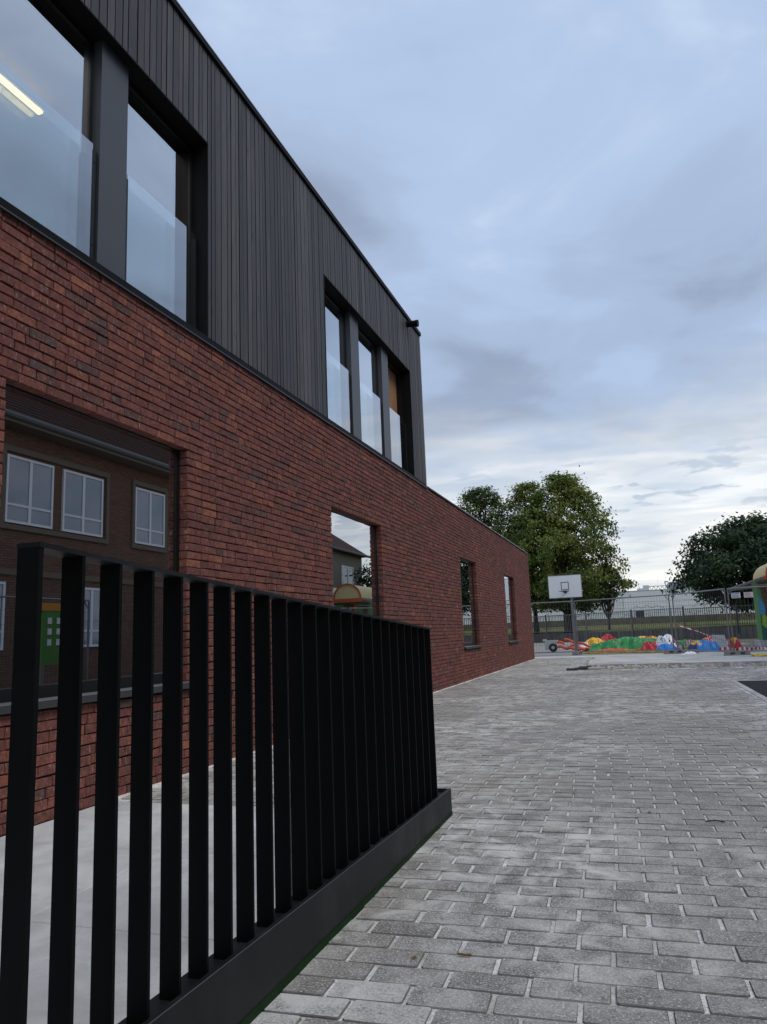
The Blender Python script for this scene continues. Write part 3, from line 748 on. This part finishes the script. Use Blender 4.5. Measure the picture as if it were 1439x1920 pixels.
def clamp(root, p, z):
    c = MB(); c.box(p[0] - .045, p[0] + .045, p[1] - .03, p[1] + .03, z, z + .06); c.build('clamp', 'galvanised', root)
P1 = fence_panel((-5.55, 29.35), (-2.17, 29.3), 'mesh fence panel just right of the brick corner, left of the hoop post'); clamp(P1, (-2.14, 29.28), 1.45)
P2 = fence_panel((-2.11, 29.25), (1.17, 27.72), 'mesh fence panel in front of the green inflatable')
P3 = fence_panel((1.28, 27.55), (2.66, 24.95), 'mesh fence panel swung towards the viewer in front of the dark tree'); clamp(P3, (2.66, 24.95), 1.5)
P4 = fence_panel((2.74, 24.9), (6.2, 24.3), 'mesh fence panel at the right edge carrying two small signs')
def foot(x, y, rz, label):
    b = MB(); k = .36
    b.hexa([(-k, -.12, 0), (k, -.12, 0), (k, .12, 0), (-k, .12, 0), (-k * .9, -.09, .13), (k * .9, -.09, .13), (k * .9, .09, .13), (-k * .9, .09, .13)])
    b.box(-.2, -.08, -.1225, .1225, .05, .085, mi=1); b.box(.08, .2, -.1225, .1225, .05, .085, mi=1)
    o = b.build('concrete_block', ['foot_concrete', 'hatch_black']); o.location = (x, y, .012); o.rotation_euler.z = rz; tag(o, label, 'concrete block', 'concrete feet of the site fence')
foot(-2.14, 29.25, math.pi / 2 - .2, 'concrete block foot under the fence below the basketball board')
foot(1.2, 27.6, .15, 'concrete block foot in front of the white and blue inflatables')
foot(1.62, 26.95, 1.0, 'dark concrete foot beside the white rag')
foot(2.8, 24.85, .1, 'concrete block foot nearest the yellow hose')
for k, (x, w, lb, mt) in enumerate(((2.82, .20, 'small white sign with blue lines on the right fence panel', 'sign_blue'), (3.16, .20, 'small white sign with red lines on the right fence panel', 'sign_red'))):
    y = 24.83 - (x - 2.74) * .17; s = empty('warning_sign', (x, y, 1.78), lb, 'sign')
    q = MB(); q.box(x, x + .25, y - .012, y - .006, 1.70, 1.86); q.build('plate', 'sign_white', s)
    q = MB(); hz = 1.84
    for rr in range(4): q.box(x + .02, x + .02 + R.uniform(.14, .21), y - .0145, y - .0125, hz - .02, hz - .008 if rr else hz); hz -= .034
    q.build('print', mt, s)
# lying rag, hose and barrier tape
def ribbon(name, pts, w, label, cat, seg=.12, mats_=('tape_red', 'tape_white')):
    b = MB(); pts = [Vector(p) for p in pts]; tot = 0
    for p, q in zip(pts, pts[1:]):
        L_ = (q - p).length; n = max(1, int(L_ / seg)); tw = 0
        for i in range(n):
            a = p.lerp(q, i / n); c = p.lerp(q, (i + 1) / n); up = Vector((0, math.sin(tot * .7) * .5, 1)).normalized() * w / 2
            b.quad(a - up, c - up, c + up, a + up, .5, tot % 2); tot += 1
    return tag(b.build(name, list(mats_)), label, cat)
ribbon('barrier_tape', [(1.3, 27.4, .98), (2.0, 27.6, .72), (2.5, 28.6, .50), (3.0, 30.0, .35)], .038, 'red and white barrier tape sagging from the fence post towards the blue inflatable', 'barrier tape')
pts = [(2.7 + i * .16, 28.9 - i * .1 + .25 * math.sin(i * 1.3), .05 + .05 * abs(math.sin(i * 2.1))) for i in range(22)]
ribbon('barrier_tape', pts, .10, 'crumpled red and white barrier tape lying on the ground behind the right fence panels', 'barrier tape', .09)
pts = [(1.2 + .14 * i, 30.6 + .4 * math.sin(i * 2.3), .22 + .16 * math.sin(i * 1.7)) for i in range(14)]
ribbon('barrier_tape', pts, .16, 'tangle of red and white barrier tape right of the white inflatable', 'barrier tape', .10)
b = MB(); pts = []
for i in range(60): pts.append((3.05 + i * .035 + .25 * math.sin(i * .5), 23.7 + .4 * math.sin(i * .33) + .1 * math.cos(i), .035 + .02 * math.sin(i * 1.7)))
b.tube(pts, .030, 8); tag(b.build('yellow_hose', 'hose_yellow', smooth=True), 'yellow hose lying in loops on the concrete at the right edge', 'hose')
b = MB(); pts = [(-2.0 + i * .12, 30.3 - i * .045, .03 + .02 * abs(math.sin(i * .9))) for i in range(34)]
b.tube(pts, .045, 8); tag(b.build('yellow_strap', 'hose_yellow', smooth=True), 'long yellow strap along the front edge of the green inflatable', 'strap')

# ---------------------------------------------------------------- deflated inflatables
def heap(name, cx, cy, rx, ry, h, mat, label, seed, ridge=2.2, rot=0.0, mats2=None, paint=None):
    mb = MB(); n, m_ = 34, 22; off = Vector((seed * 7.7, seed * 3.1, seed))
    for j in range(m_ + 1):
        for i in range(n + 1):
            u = -1 + 2 * i / n; v = -1 + 2 * j / m_
            rr = math.sqrt(u * u + v * v); x = u * rx; y = v * ry
            sq = max(abs(u), abs(v)); 
            if rr > 0: k = sq / rr; x *= k; y *= k
            e = 1 + .16 * noise.noise(Vector((math.atan2(v, u) * 1.6, seed, 0)))
            x *= e; y *= e
            fold = 1 - abs(noise.noise(Vector((x * ridge * .8, y * ridge, 0)) + off)) * 2.1
            fold2 = 1 - abs(noise.noise(Vector((x * ridge * 2.6, y * ridge * 2.4, 4)) + off)) * 3.2
            z = h * max(0, 1 - sq ** 1.7) * (.30 + .78 * max(fold, -.2) + .28 * fold2)
            z = h * math.tanh(z / h * 1.25) * .92
            z += .015 + .03 * fold2 * (sq < .98)
            mb.v.append((x * math.cos(rot) - y * math.sin(rot), x * math.sin(rot) + y * math.cos(rot), max(z, .008)))
    for j in range(m_):
        for i in range(n):
            a = j * (n + 1) + i; u = -1 + 2 * (i + .5) / n; v = -1 + 2 * (j + .5) / m_
            mb.face((a, a + 1, a + n + 2, a + n + 1), .5, paint(u, v) if paint else 0)
    o = mb.build(name, [mat] + (mats2 or [])); o.location = (cx, cy, .004); tag(o, label, 'inflatable', 'deflated inflatables on the playground'); return o
heap('inflatable', -.35, 32.6, 1.85, 1.15, .62, 'vinyl_green', 'large collapsed green vinyl inflatable spread along the fence', 3, 1.1, -.12)
heap('inflatable', .55, 31.5, .62, .5, .46, 'vinyl_red', 'crumpled red vinyl between the green and the white inflatable', 5, 1.7)
heap('inflatable', -1.7, 34.3, .62, .55, .62, 'vinyl_yellow', 'yellow crumpled vinyl behind the left end of the green one', 7, 1.6)
heap('inflatable', -1.15, 34.8, .50, .45, .78, 'vinyl_red', 'red vinyl peak poking up behind the yellow piece', 9, 1.9)
heap('inflatable', -2.2, 34.2, .36, .4, .42, 'vinyl_white', 'small white vinyl bundle left of the yellow piece', 11, 2.2)
heap('inflatable', -.9, 31.15, .9, .30, .13, 'vinyl_orange_red', 'low orange red vinyl flap at the front of the green inflatable', 13, 2.2)
heap('inflatable', .35, 34.2, .85, .45, .62, 'vinyl_orange_red', 'orange and red vinyl lying behind the red piece', 15, 2.0, mats2=['vinyl_yellow'], paint=lambda u, v: int((u * 3.1) % 2 > 1.1))
heap('inflatable', 1.12, 31.4, .48, .42, .80, 'vinyl_white', 'white vinyl hump with black stripes above the blue piece', 17, .9, mats2=['black_paint'],
     paint=lambda u, v: 1 if (v < .1 and (abs((u + v * .35) * 6.5 % 2 - 1) < .26) and abs(u) < .62 and v > -.72) else 0)
heap('inflatable', 1.12, 30.6, .50, .3, .30, 'vinyl_blue', 'blue vinyl piece lying in front of the white hump', 19, 1.6)
heap('inflatable', 2.25, 29.3, .62, .42, .42, 'vinyl_blue', 'blue vinyl with a yellow emblem right of the second fence post', 21, 1.4, mats2=['vinyl_yellow', 'vinyl_navy'],
     paint=lambda u, v: 1 if ((u + .42) ** 2 / .09 + (v + .30) ** 2 / .10 < 1) else (2 if u < -.6 else 0))
heap('inflatable', 2.62, 31.3, .38, .4, .56, 'vinyl_orange_red', 'orange red vinyl clump beside the upright grey board', 23, 2.4, mats2=['vinyl_white'], paint=lambda u, v: int((u * 5 + v * 3) % 2 > 1.5))
heap('inflatable', 3.45, 31.1, .24, .3, .52, 'vinyl_red', 'small red and yellow vinyl clump right of the grey board', 25, 2.4, mats2=['vinyl_yellow'], paint=lambda u, v: int(u * u + v * v < .2))
heap('inflatable', 1.75, 32.4, .6, .4, .40, 'vinyl_green', 'dark green vinyl fold behind the red and white tape', 27, 2.0)
b = MB(); b.hexa([(2.62, 29.9, .02), (3.1, 29.8, .02), (3.12, 29.86, .02), (2.64, 29.96, .02), (2.60, 30.1, .56), (3.02, 30.0, .54), (3.04, 30.06, .54), (2.62, 30.16, .56)])
tag(b.build('grey_board', 'grey_plastic'), 'grey board leaning upright between two orange red clumps', 'board')
heap('rag', 1.55, 26.3, .26, .16, .09, 'vinyl_white', 'white rag hanging down at the fence foot', 31, 3.0); o = COL.objects[-1]; o['category'] = 'rag'; del o['group']
# hand truck with a wheel, and the long red folded tubes it carries
ht = empty('hand_truck', (-3.45, 34.0, 0), 'grey hand truck with one black wheel left of the red folded tubes', 'hand truck')
b = MB(); b.box(-3.86, -3.32, 33.9, 34.4, .10, .50); b.box(-3.95, -3.80, 34.0, 34.2, .46, .56); b.build('body', 'grey_plastic', ht)
b = MB(); b.ring((-3.50, 33.84, .19), .135, .05, 'y', 28, 8); b.build('tyre', 'tyre', ht, smooth=True)
b = MB(); b.tube([(-3.50, 33.80, .19), (-3.50, 33.88, .19)], .075, 16); b.build('hub', 'grey_plastic', ht)
rt = empty('folded_slide', (-2.6, 33.2, 0), 'long orange red folded tubes sloping to the ground beside the hand truck', 'inflatable')
for (a_, b_, r_) in (((-3.28, 33.7, .42), (-1.75, 32.5, .06), .055), ((-3.02, 34.2, .52), (-1.5, 33.3, .10), .052), ((-3.25, 33.6, .22), (-2.1, 32.6, .08), .06)):
    q = MB(); a_ = Vector(a_); b_ = Vector(b_); pts = [a_.lerp(b_, i / 12) + Vector((0, 0, .03 * math.sin(i * 1.3))) for i in range(13)]
    q.tube(pts, [r_ * (1 + .12 * math.sin(i * 2.1)) for i in range(13)], 10); q.build('tube', 'vinyl_orange_red', rt, smooth=True)
q = MB(); q.hexa([(-2.95, 33.36, .27), (-2.70, 33.18, .24), (-2.70, 33.20, .24), (-2.95, 33.38, .27), (-2.96, 33.34, .38), (-2.71, 33.15, .34), (-2.71, 33.17, .34), (-2.96, 33.36, .38)]); q.build('white_patch', 'vinyl_white', rt)

# ---------------------------------------------------------------- basketball hoop
def hoop():
    h = empty('basketball_hoop', (-2.6, 31.0, 0), 'white basketball backboard with small black target square above the site fence', 'basketball hoop')
    e = Vector((1, -.06, 0)).normalized(); nrm = Vector((-.06, -1, 0)).normalized(); c = Vector((-2.56, 31.0, 2.665)); U = Vector((0, 0, 1))
    def pt(u, z, d): return c + e * u + U * z + nrm * d
    def slab(mb, u0, u1, z0, z1, d0, d1, mi=0): mb.hexa([pt(u0, z0, d0), pt(u1, z0, d0), pt(u1, z0, d1), pt(u0, z0, d1), pt(u0, z1, d0), pt(u1, z1, d0), pt(u1, z1, d1), pt(u0, z1, d1)], .5, mi)
    b = MB(); slab(b, -.645, .645, -.44, .44, -.015, .015); b.build('backboard', 'white_board', h)
    b = MB()
    for u0, u1, z0, z1 in ((-.665, .665, .44, .462), (-.665, .665, -.462, -.44), (-.667, -.645, -.44, .44), (.645, .667, -.44, .44)): slab(b, u0, u1, z0, z1, -.018, .019)
    b.build('board_frame', 'galvanised', h)
    b = MB(); q, t_ = .155, .026
    for u0, u1, z0, z1 in ((-q, q, .155, .155 + t_), (-q, q, -.14, -.14 + t_), (-q, -q + t_, -.14 + t_, .155), (q - t_, q, -.14 + t_, .155)): slab(b, u0, u1, z0, z1, .0155, .0175)
    b.build('target_square', 'black_paint', h)
    b = MB(); slab(b, -.12, .12, -.205, -.175, .016, .03); slab(b, -.055, .055, -.26, -.206, .016, .10)
    b.build('hoop_bracket', 'black_paint', h)
    b = MB(); cc = pt(0, -.20, .30); b.ring(cc, .21, .009, 'z', 24, 6); b.build('hoop', 'bar_fence_dark', h)
    b = MB(); p0 = pt(.22, 0, -.12); b.tube([(p0.x, p0.y, 0), (p0.x, p0.y, 2.5)], .05, 12); b.bar(p0 + U * -.05, pt(0, -.1, -.02), .06); b.bar(p0 + U * -.25, pt(0, -.3, -.02), .05)
    b.build('pole', 'galvanised', h)
hoop()

# ---------------------------------------------------------------- school yard fence on its low wall, beyond it the lawn
def yard_fence():
    A = Vector((-9.5, 61.4, 0)); B = Vector((3.0, 50.75, 0)); C_ = Vector((14.0, 41.4, 0))
    def wall(a, b, z, name, lb):
        d = (b - a).normalized(); n = Vector((-d.y, d.x, 0)) * .12; m_ = MB()
        m_.hexa([a - n, b - n, b + n, a + n, a - n + Vector((0, 0, z)), b - n + Vector((0, 0, z)), b + n + Vector((0, 0, z)), a + n + Vector((0, 0, z))])
        return tag(m_.build(name, 'low_wall'), lb, 'wall')
    wall(A, B, .66, 'low_brick_wall', 'low dark brick wall carrying the grey bar fence at the back of the playground')
    wall(B, C_, .70, 'low_brick_wall', 'low black wall under the dark bar fence behind the painted shed')
    def bars(a, b, z0, z1, mat, lb, pitch, bay):
        root = empty('bar_fence', a, lb, 'fence'); L_ = (b - a).length; d = (b - a).normalized(); n = Vector((-d.y, d.x, 0))
        nb_ = int(L_ / bay)
        for i in range(nb_ + 1):
            p = a + d * (i * L_ / nb_); q = MB(); q.bar(p + Vector((0, 0, z0 - .5)) - n * .14, p + Vector((0, 0, z1 + .05)) - n * .14, .08, .08, n); q.build('post', mat, root)
        q = MB()
        for z in (z0 + .06, z1 - .06): q.bar(a + Vector((0, 0, z)), b + Vector((0, 0, z)), .05, .04)
        q.build('rail', mat, root)
        q = MB(); k = int(L_ / pitch)
        for i in range(k):
            p = a + d * (i + .5) * pitch; q.bar(p + Vector((0, 0, z0)), p + Vector((0, 0, z1)), .028, .028, n)
        q.build('bars', mat, root)['kind'] = 'stuff'
    bars(A, B, .72, 2.03, 'bar_fence', 'grey steel bar fence on the low wall between brick corner and dark tree', .165, 3.4)
    bars(B, C_, .82, 1.95, 'bar_fence_dark', 'dark steel bar fence under the dark tree on the right', .15, 3.2)
yard_fence()
b = MB(); k = 60
for i in range(k):
    x0 = -60 + i * 2.2; x1 = x0 + 2.2
    z = 1.15; b.hexa([(x0, 93, z), (x1, 93, z), (x1, 94.6, z), (x0, 94.6, z), (x0, 93.2, 1.93 + R.uniform(-.05, .05)), (x1, 93.2, 1.93 + R.uniform(-.05, .05)), (x1, 94.4, 1.95), (x0, 94.4, 1.95)])
tag(b.build('hedge', 'hedge'), 'low brown hedge in front of the long pale warehouse', 'hedge')

def warehouse():
    w = empty('warehouse', (0, 100, 1.1), 'long pale grey warehouse of horizontal concrete panels beyond the lawn', 'building')
    b = MB(); b.box(-40, 34, 100.1, 140, .9, 5.22); core = b.build('wall', 'light_metal', w)
    pw, ph = 9.4, .70
    for j in range(6):
        for i in range(7):
            x0 = -30 + i * pw + .6; z0 = 1.1 + j * ph; q = MB()
            if i > 5: continue
            P = [(x0 + .03, 100, z0 + .02), (x0 + pw - .03, 100, z0 + .02), (x0 + pw - .03, 100, z0 + ph - .02), (x0 + .03, 100, z0 + ph - .02)]
            chamfer_block(q, P, (0, -1, 0), .09, .015, .015, R.random(), 0); q.build('panel', 'panel_wall', core, origin=P[0])
    b = MB(); b.box(-40, 34, 99.97, 140.1, 5.30, 5.36); b.build('roof_edge', 'light_metal', w)
    # rows of small dark holes in two panel courses
    q = MB()
    for z, ph_ in ((3.22, 0), (2.20, 1.3)):
        for i in range(150):
            x = -13 + i * .17; env = math.sin(x * .9 + ph_)
            if env < -.15: continue
            zz = z + .16 * math.sin(x * 5.2) + .05 * env; q.box(x, x + .07, 99.975, 99.99, zz, zz + .07)
    q.build('vent_holes', 'bar_fence_dark', w)['kind'] = 'stuff'
    q = MB(); q.box(.2, 1.12, 99.93, 99.972, 1.86, 2.82); q.build('hatch', 'hatch_black', w)
    q = MB(); q.box(.62, 1.0, 99.93, 99.975, 1.60, 1.72); q.build('hatch_notice', 'sign_white', w)
    q = MB(); q.box(4.5, 8.5, 103, 108, 5.3, 6.35); q.build('plant_room', 'grey_blue_metal', w)
    q = MB(); q.box(1.35, 2.1, 103, 104, 5.3, 6.1); q.box(.6, 1.35, 103, 104, 5.3, 5.75); q.build('roof_unit', 'light_metal', w)
    q = MB(); z0, z1 = 5.42, 5.95
    for i in range(5):
        x = 1.9 + i * .52; q.bar((x, 103.5, z0), (x + .26, 103.5, z1), .06); q.bar((x + .26, 103.5, z1), (x + .52, 103.5, z0), .06)
    q.bar((1.9, 103.5, z1), (4.5, 103.5, z1), .07); q.bar((1.9, 103.5, z0), (4.5, 103.5, z0), .07); q.bar((4.35, 103, 5.3), (4.05, 103, 6.35), .1)
    q.build('roof_truss', 'bar_fence', w)
warehouse()

# ---------------------------------------------------------------- trees
def tree(label, x, y, z0, trunk_r, zc0, ztop, rad, prof, mat, clumps, leaves, lsize, seed, gap=.9, droop=.25, cat='tree', name='lime_tree', trunk_top=None, group=None, csize=.62):
    rr = random.Random(seed); root = empty(name, (x, y, z0), label, cat, group)
    tr = MB(); tt = trunk_top or (ztop - (ztop - zc0) * .25)
    pts = [Vector((x + .12 * math.sin(i * 1.1 + seed) * i / 8, y, z0 - .3 + (tt - z0 + .3) * i / 8)) for i in range(9)]
    tr.tube(pts, [trunk_r * (1 - .095 * i) * (1.25 if i == 0 else 1) for i in range(9)], 9)
    cents = []
    tries = 0
    while len(cents) < clumps and tries < clumps * 20:
        tries += 1
        t = rr.random(); z = zc0 + (ztop - zc0) * t; a = rr.uniform(0, 2 * math.pi)
        Rm = rad * prof(t) * (1 + .34 * noise.noise(Vector((math.cos(a) * 1.7, math.sin(a) * 1.7, z * .42 + seed))))
        q = rr.random() ** .38
        p = Vector((x + Rm * q * math.cos(a), y + Rm * q * math.sin(a), z))
        if noise.noise(p * .62 + Vector((seed, 0, 0))) < -.28 * gap - .12: continue
        cents.append((p, q))
    for p, q in cents[::max(1, clumps // 34)]:
        base = pts[min(7, max(2, int(8 * max(0.25, (p.z - 1.6 - z0) / (tt - z0)))))]; mid = base.lerp(p, .5) + Vector((0, 0, -.25))
        tr.tube([base, mid, p], [trunk_r * .30, trunk_r * .18, .015], 5, cap=False)
    tr.build('trunk', 'bark', root, smooth=True)
    c = MB()
    for p, q in cents:
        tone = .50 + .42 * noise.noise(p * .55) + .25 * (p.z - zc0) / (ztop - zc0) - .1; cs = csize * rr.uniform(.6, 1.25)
        out = Vector((p.x - x, p.y - y, (p.z - (zc0 + ztop) / 2) * .6)); out.normalize()
        for _ in range(leaves):
            d = Vector((rr.gauss(0, 1), rr.gauss(0, 1), rr.gauss(0, .62))) * cs * .5
            o = p + d; nrm = (out * .6 + Vector((rr.gauss(0, .6), rr.gauss(0, .6), rr.uniform(.1, 1.1)))).normalized()
            t1 = nrm.cross(Vector((rr.gauss(0, 1), rr.gauss(0, 1), rr.gauss(0, .3) - droop))).normalized(); t2 = nrm.cross(t1).normalized()
            s = lsize * rr.uniform(.5, 1.25); w_ = s * .55
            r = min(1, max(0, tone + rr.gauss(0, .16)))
            c.quad(o - t1 * s * .5, o + t2 * w_ * .5 - nrm * s * .06, o + t1 * s * .55, o - t2 * w_ * .5 - nrm * s * .06, r)
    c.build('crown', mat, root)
    return root
egg = lambda t: (min(1, (t + .04) / .20) ** .5) * max(0, 1 - max(0, (t - .22) / .80) ** 1.9) ** .62
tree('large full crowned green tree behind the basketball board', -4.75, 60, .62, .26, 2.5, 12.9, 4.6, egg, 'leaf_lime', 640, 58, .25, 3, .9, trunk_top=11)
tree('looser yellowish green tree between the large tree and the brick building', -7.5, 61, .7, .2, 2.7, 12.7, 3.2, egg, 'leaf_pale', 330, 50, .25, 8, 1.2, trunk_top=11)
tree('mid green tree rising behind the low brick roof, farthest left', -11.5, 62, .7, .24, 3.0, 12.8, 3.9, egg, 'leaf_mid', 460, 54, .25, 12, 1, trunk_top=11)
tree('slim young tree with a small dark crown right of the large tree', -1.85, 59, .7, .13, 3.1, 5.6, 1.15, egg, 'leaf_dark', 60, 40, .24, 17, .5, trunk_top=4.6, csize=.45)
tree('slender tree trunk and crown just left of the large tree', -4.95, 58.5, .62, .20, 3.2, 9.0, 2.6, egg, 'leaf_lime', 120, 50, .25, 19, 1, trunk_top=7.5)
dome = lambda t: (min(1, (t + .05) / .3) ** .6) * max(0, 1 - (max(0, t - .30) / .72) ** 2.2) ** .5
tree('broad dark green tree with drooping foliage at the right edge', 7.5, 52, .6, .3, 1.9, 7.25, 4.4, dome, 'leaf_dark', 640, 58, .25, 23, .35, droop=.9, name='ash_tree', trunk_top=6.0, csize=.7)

# ---------------------------------------------------------------- painted shed with arched roof pieces, right
def shed():
    s = empty('painted_shed', (4.6, 33, 0), 'colourfully painted play shed with yellow arched gables and orange rims', 'shed')
    b = MB(); b.box(4.62, 9.4, 33.0, 34.2, .24, 2.58); b.build('wall', 'mural_green', s)
    b = MB(); b.box(4.5, 9.5, 32.8, 34.4, .01, .235); b.build('plinth', 'concrete', s)
    def flat(name, mat, pts, d): q = MB(); pts = [(x, 33 - d, z) for x, z in pts]; q.poly(pts); q.poly([(x, y - .004, z) for x, y, z in reversed(pts)]); q.build(name, mat, s)
    flat('painted_sky', 'mural_blue', [(4.63, 1.25), (5.15, 1.3), (4.98, 2.0), (4.83, 1.55), (4.63, 2.05)], .006)
    flat('painted_trunk', 'mural_brown', [(4.70, 2.5), (4.84, 1.5), (4.80, .9), (4.92, .9), (4.90, 1.5), (5.02, 2.5)], .014)
    flat('painted_bushes', 'mural_lime', [(4.66, .85), (4.74, 1.3), (4.88, 1.1), (4.98, 1.4), (5.12, 1.15), (5.26, 1.3), (5.2, .7), (5.05, .95), (4.9, .6)], .022)
    flat('painted_ground', 'mural_teal', [(4.63, .26), (6.0, .26), (5.9, .8), (5.3, .95), (4.63, .8)], .010)
    flat('painted_trunk', 'mural_brown', [(5.45, .3), (5.75, .3), (5.68, 1.6), (5.95, 2.5), (5.35, 2.5), (5.52, 1.6)], .014)
    flat('painted_sky', 'mural_blue', [(6.1, 1.5), (7.6, 1.3), (7.7, 2.4), (6.3, 2.5)], .006)
    q = MB()
    for x in (5.30, 7.2, 9.3): q.bar((x, 32.93, .24), (x, 32.93, 2.58), .11)
    q.build('post', 'arch_orange', s)
    q = MB(); q.box(4.93, 9.6, 32.75, 36.6, 2.585, 2.76); q.build('fascia', 'arch_orange', s)
    for i in range(3):
        c = 5.66 + i * 1.45; g_ = MB(); r_ = MB(); n = 18
        pts = [(c + .66 * math.cos(math.pi * k_ / n), 2.765 + .66 * math.sin(math.pi * k_ / n)) for k_ in range(n + 1)]
        g_.poly([(x, 32.8, z) for x, z in pts]); g_.poly([(x, 36.4, z) for x, z in reversed(pts)])
        for p, q_ in zip(pts, pts[1:]):
            g_.quad((p[0], 32.8, p[1]), (p[0], 36.4, p[1]), (q_[0], 36.4, q_[1]), (q_[0], 32.8, q_[1])); r_.bar((p[0], 32.78, p[1] + .01), (q_[0], 32.78, q_[1] + .01), .07, .09, (0, 1, 0))
        g_.build('arch', 'arch_yellow', s); r_.build('arch_rim', 'arch_orange', s)
    c = MB()
    for y in (32.9, 34.3, 35.8): c.bar((3.88, y, 2.36), (4.95, y, 2.66), .06); c.bar((3.88, y, 2.34), (5.3, y, 2.44), .05)
    for i in range(6): u = i / 5; c.bar((3.9 + .9 * u, 32.8, 2.40 + .28 * u), (3.9 + .9 * u, 36, 2.40 + .28 * u), .05)
    c.build('canopy', 'timber_grey', s)
shed()
SH = [o for o in COL.objects if o.name == 'painted_shed'][0]; SH.location.x += .08

# ---------------------------------------------------------------- old school opposite (seen in the window glass)
def old_school():
    s = empty('old_school', (9, 15, 0), 'old brown brick school wing with white framed windows, mirrored in the large window', 'building')
    w = MB(); w.box(9.0, 18, -16, 33.5, 0, 7.05); w.build('wall', 'old_brick', s)
    e = MB(); e.hexa([(8.45, -16.5, 7.05), (9.2, -16.5, 7.05), (9.2, 34.0, 7.05), (8.45, 34.0, 7.05), (8.45, -16.5, 7.16), (9.2, -16.5, 7.16), (9.2, 34.0, 7.16), (8.45, 34.0, 7.16)])
    e.build('soffit', 'render_band', s)
    e = MB(); e.tube([(8.42, -16.5, 7.22), (8.42, 34.0, 7.22)], .09, 10); e.build('gutter', 'gutter', s)
    r = MB(); r.quad((8.42, -16.5, 7.17), (8.42, 34.0, 7.17), (13.5, 30, 11.2), (13.5, -13, 11.2)); r.quad((18.6, 34.0, 7.17), (18.6, -16.5, 7.17), (13.5, -13, 11.2), (13.5, 30, 11.2))
    r.poly([(8.42, 34.0, 7.17), (18.6, 34.0, 7.17), (13.5, 30, 11.2)]); roof = r.build('roof', 'old_tile', s)
    t = MB()
    for j in range(24):
        u = (j + .5) / 24; x = 8.42 + 5.08 * u; z = 7.17 + 4.03 * u + .03; t.bar((x, -16.5 + 3.5 * u, z), (x, 34.0 - 4 * u, z), .03, .02)
    t.build('tile_rows', 'old_tile', roof)['kind'] = 'stuff'
    def win(x, a, b, z0, z1, sill=True, bars=True):
        f = MB(); box_frame(f, x - .05, x + .02, a, b, z0, z1, .07, .07, .07, .07)
        if bars:
            m_ = (a + b) / 2; f.box(x - .045, x + .015, m_ - .05, m_ + .05, z0 + .07, z1 - .07); zz = z0 + (z1 - z0) * .27
            f.box(x - .0455, x + .0155, a + .07, m_ - .05, zz - .03, zz + .03); f.box(x - .0455, x + .0155, m_ + .05, b - .07, zz - .03, zz + .03)
        wi = f.build('window', 'white_pvc', s, origin=(x, a, z0))
        g_ = MB(); g_.box(x - .02, x - .005, a + .06, b - .06, z0 + .06, z1 - .06); g_.build('pane', 'old_glass', wi)
    def band(a, b, z0, z1):
        f = MB(); box_frame(f, 8.93, 9.005, a, b, z0, z1, .14, .14, .14, .16); f.build('surround', 'render_band', s)
    for y in (3.4, 9.5, 15.5):
        band(y, y + 4.4, 4.24, 6.56); win(8.985, y + .17, y + 1.92, 4.42, 6.30); win(8.985, y + 2.32, y + 4.1, 4.42, 6.30)
    for y in (21.1, 25.5, 30): band(y, y + 2.0, 4.24, 6.6); win(8.985, y + .15, y + 1.85, 4.42, 6.36)
    for y in (4, 10, 14, 18.3, 24, 30): win(8.985, y, y + 1.8, 1.0, 2.8)
    b = MB(); b.box(8.95, 8.998, -16, 33.5, 3.0, 3.16); b.build('string_course', 'render_band', s)
    s2 = empty('rear_wing', (13.2, 50, 0), 'plastered old school wing with hipped tile roof, mirrored in the second window', 'building')
    w = MB(); w.box(13.2, 20, 45, 55.5, 0, 7.2); w.build('wall', 'old_render', s2)
    r = MB(); r.quad((12.7, 44.5, 7.2), (12.7, 56.2, 7.2), (16.6, 52, 10.3), (16.6, 48, 10.3)); r.poly([(12.7, 56.2, 7.2), (20.5, 56.2, 7.2), (16.6, 52, 10.3)]); r.poly([(20.5, 44.5, 7.2), (12.7, 44.5, 7.2), (16.6, 48, 10.3)]); r.quad((20.5, 56.2, 7.2), (20.5, 44.5, 7.2), (16.6, 48, 10.3), (16.6, 52, 10.3))
    r.build('roof', 'old_tile', s2); e = MB(); e.tube([(12.68, 44.4, 7.2), (12.68, 56.3, 7.2)], .1, 8); e.build('gutter', 'gutter', s2)
    f = MB(); box_frame(f, 13.12, 13.19, 51, 53.4, 4.7, 6.2, .1, .1, .1, .1); f.box(13.12, 13.185, 52.15, 52.25, 4.8, 6.1); wi = f.build('window', 'white_pvc', s2); g_ = MB(); g_.box(13.15, 13.17, 51.08, 53.32, 4.78, 6.12); g_.build('pane', 'old_glass', wi)
old_school()
def play_wall():
    s = empty('play_panel', (3, 10.9, 0), 'green play panel with orange top and small square holes, mirrored in the large window', 'play panel')
    b = MB(); b.box(3.0, 3.05, 10.75, 11.55, .72, 1.66); b.build('board', 'play_green', s)
    b = MB(); b.box(2.99, 3.06, 10.7, 11.6, 1.665, 1.80); b.build('top_board', 'play_orange', s)
    for j in range(3):
        for i in range(3): q = MB(); q.box(2.985, 2.998, 10.86 + i * .22, 10.95 + i * .22, 1.05 + j * .19, 1.16 + j * .19); q.build('tag', 'white_board', s)
    b = MB(); b.box(3.0, 3.05, 10.75, 10.82, 0, .715); b.box(3.0, 3.05, 11.48, 11.55, 0, .715); b.build('leg', 'timber_grey', s)
play_wall()
fence_panel((4.3, 6.5), (4.35, 10.0), 'mesh fence panel standing in the yard right of the viewer, mirrored in the large window')
fence_panel((4.36, 10.1), (4.4, 13.6), 'second mesh fence panel in the yard, mirrored behind the green play panel')
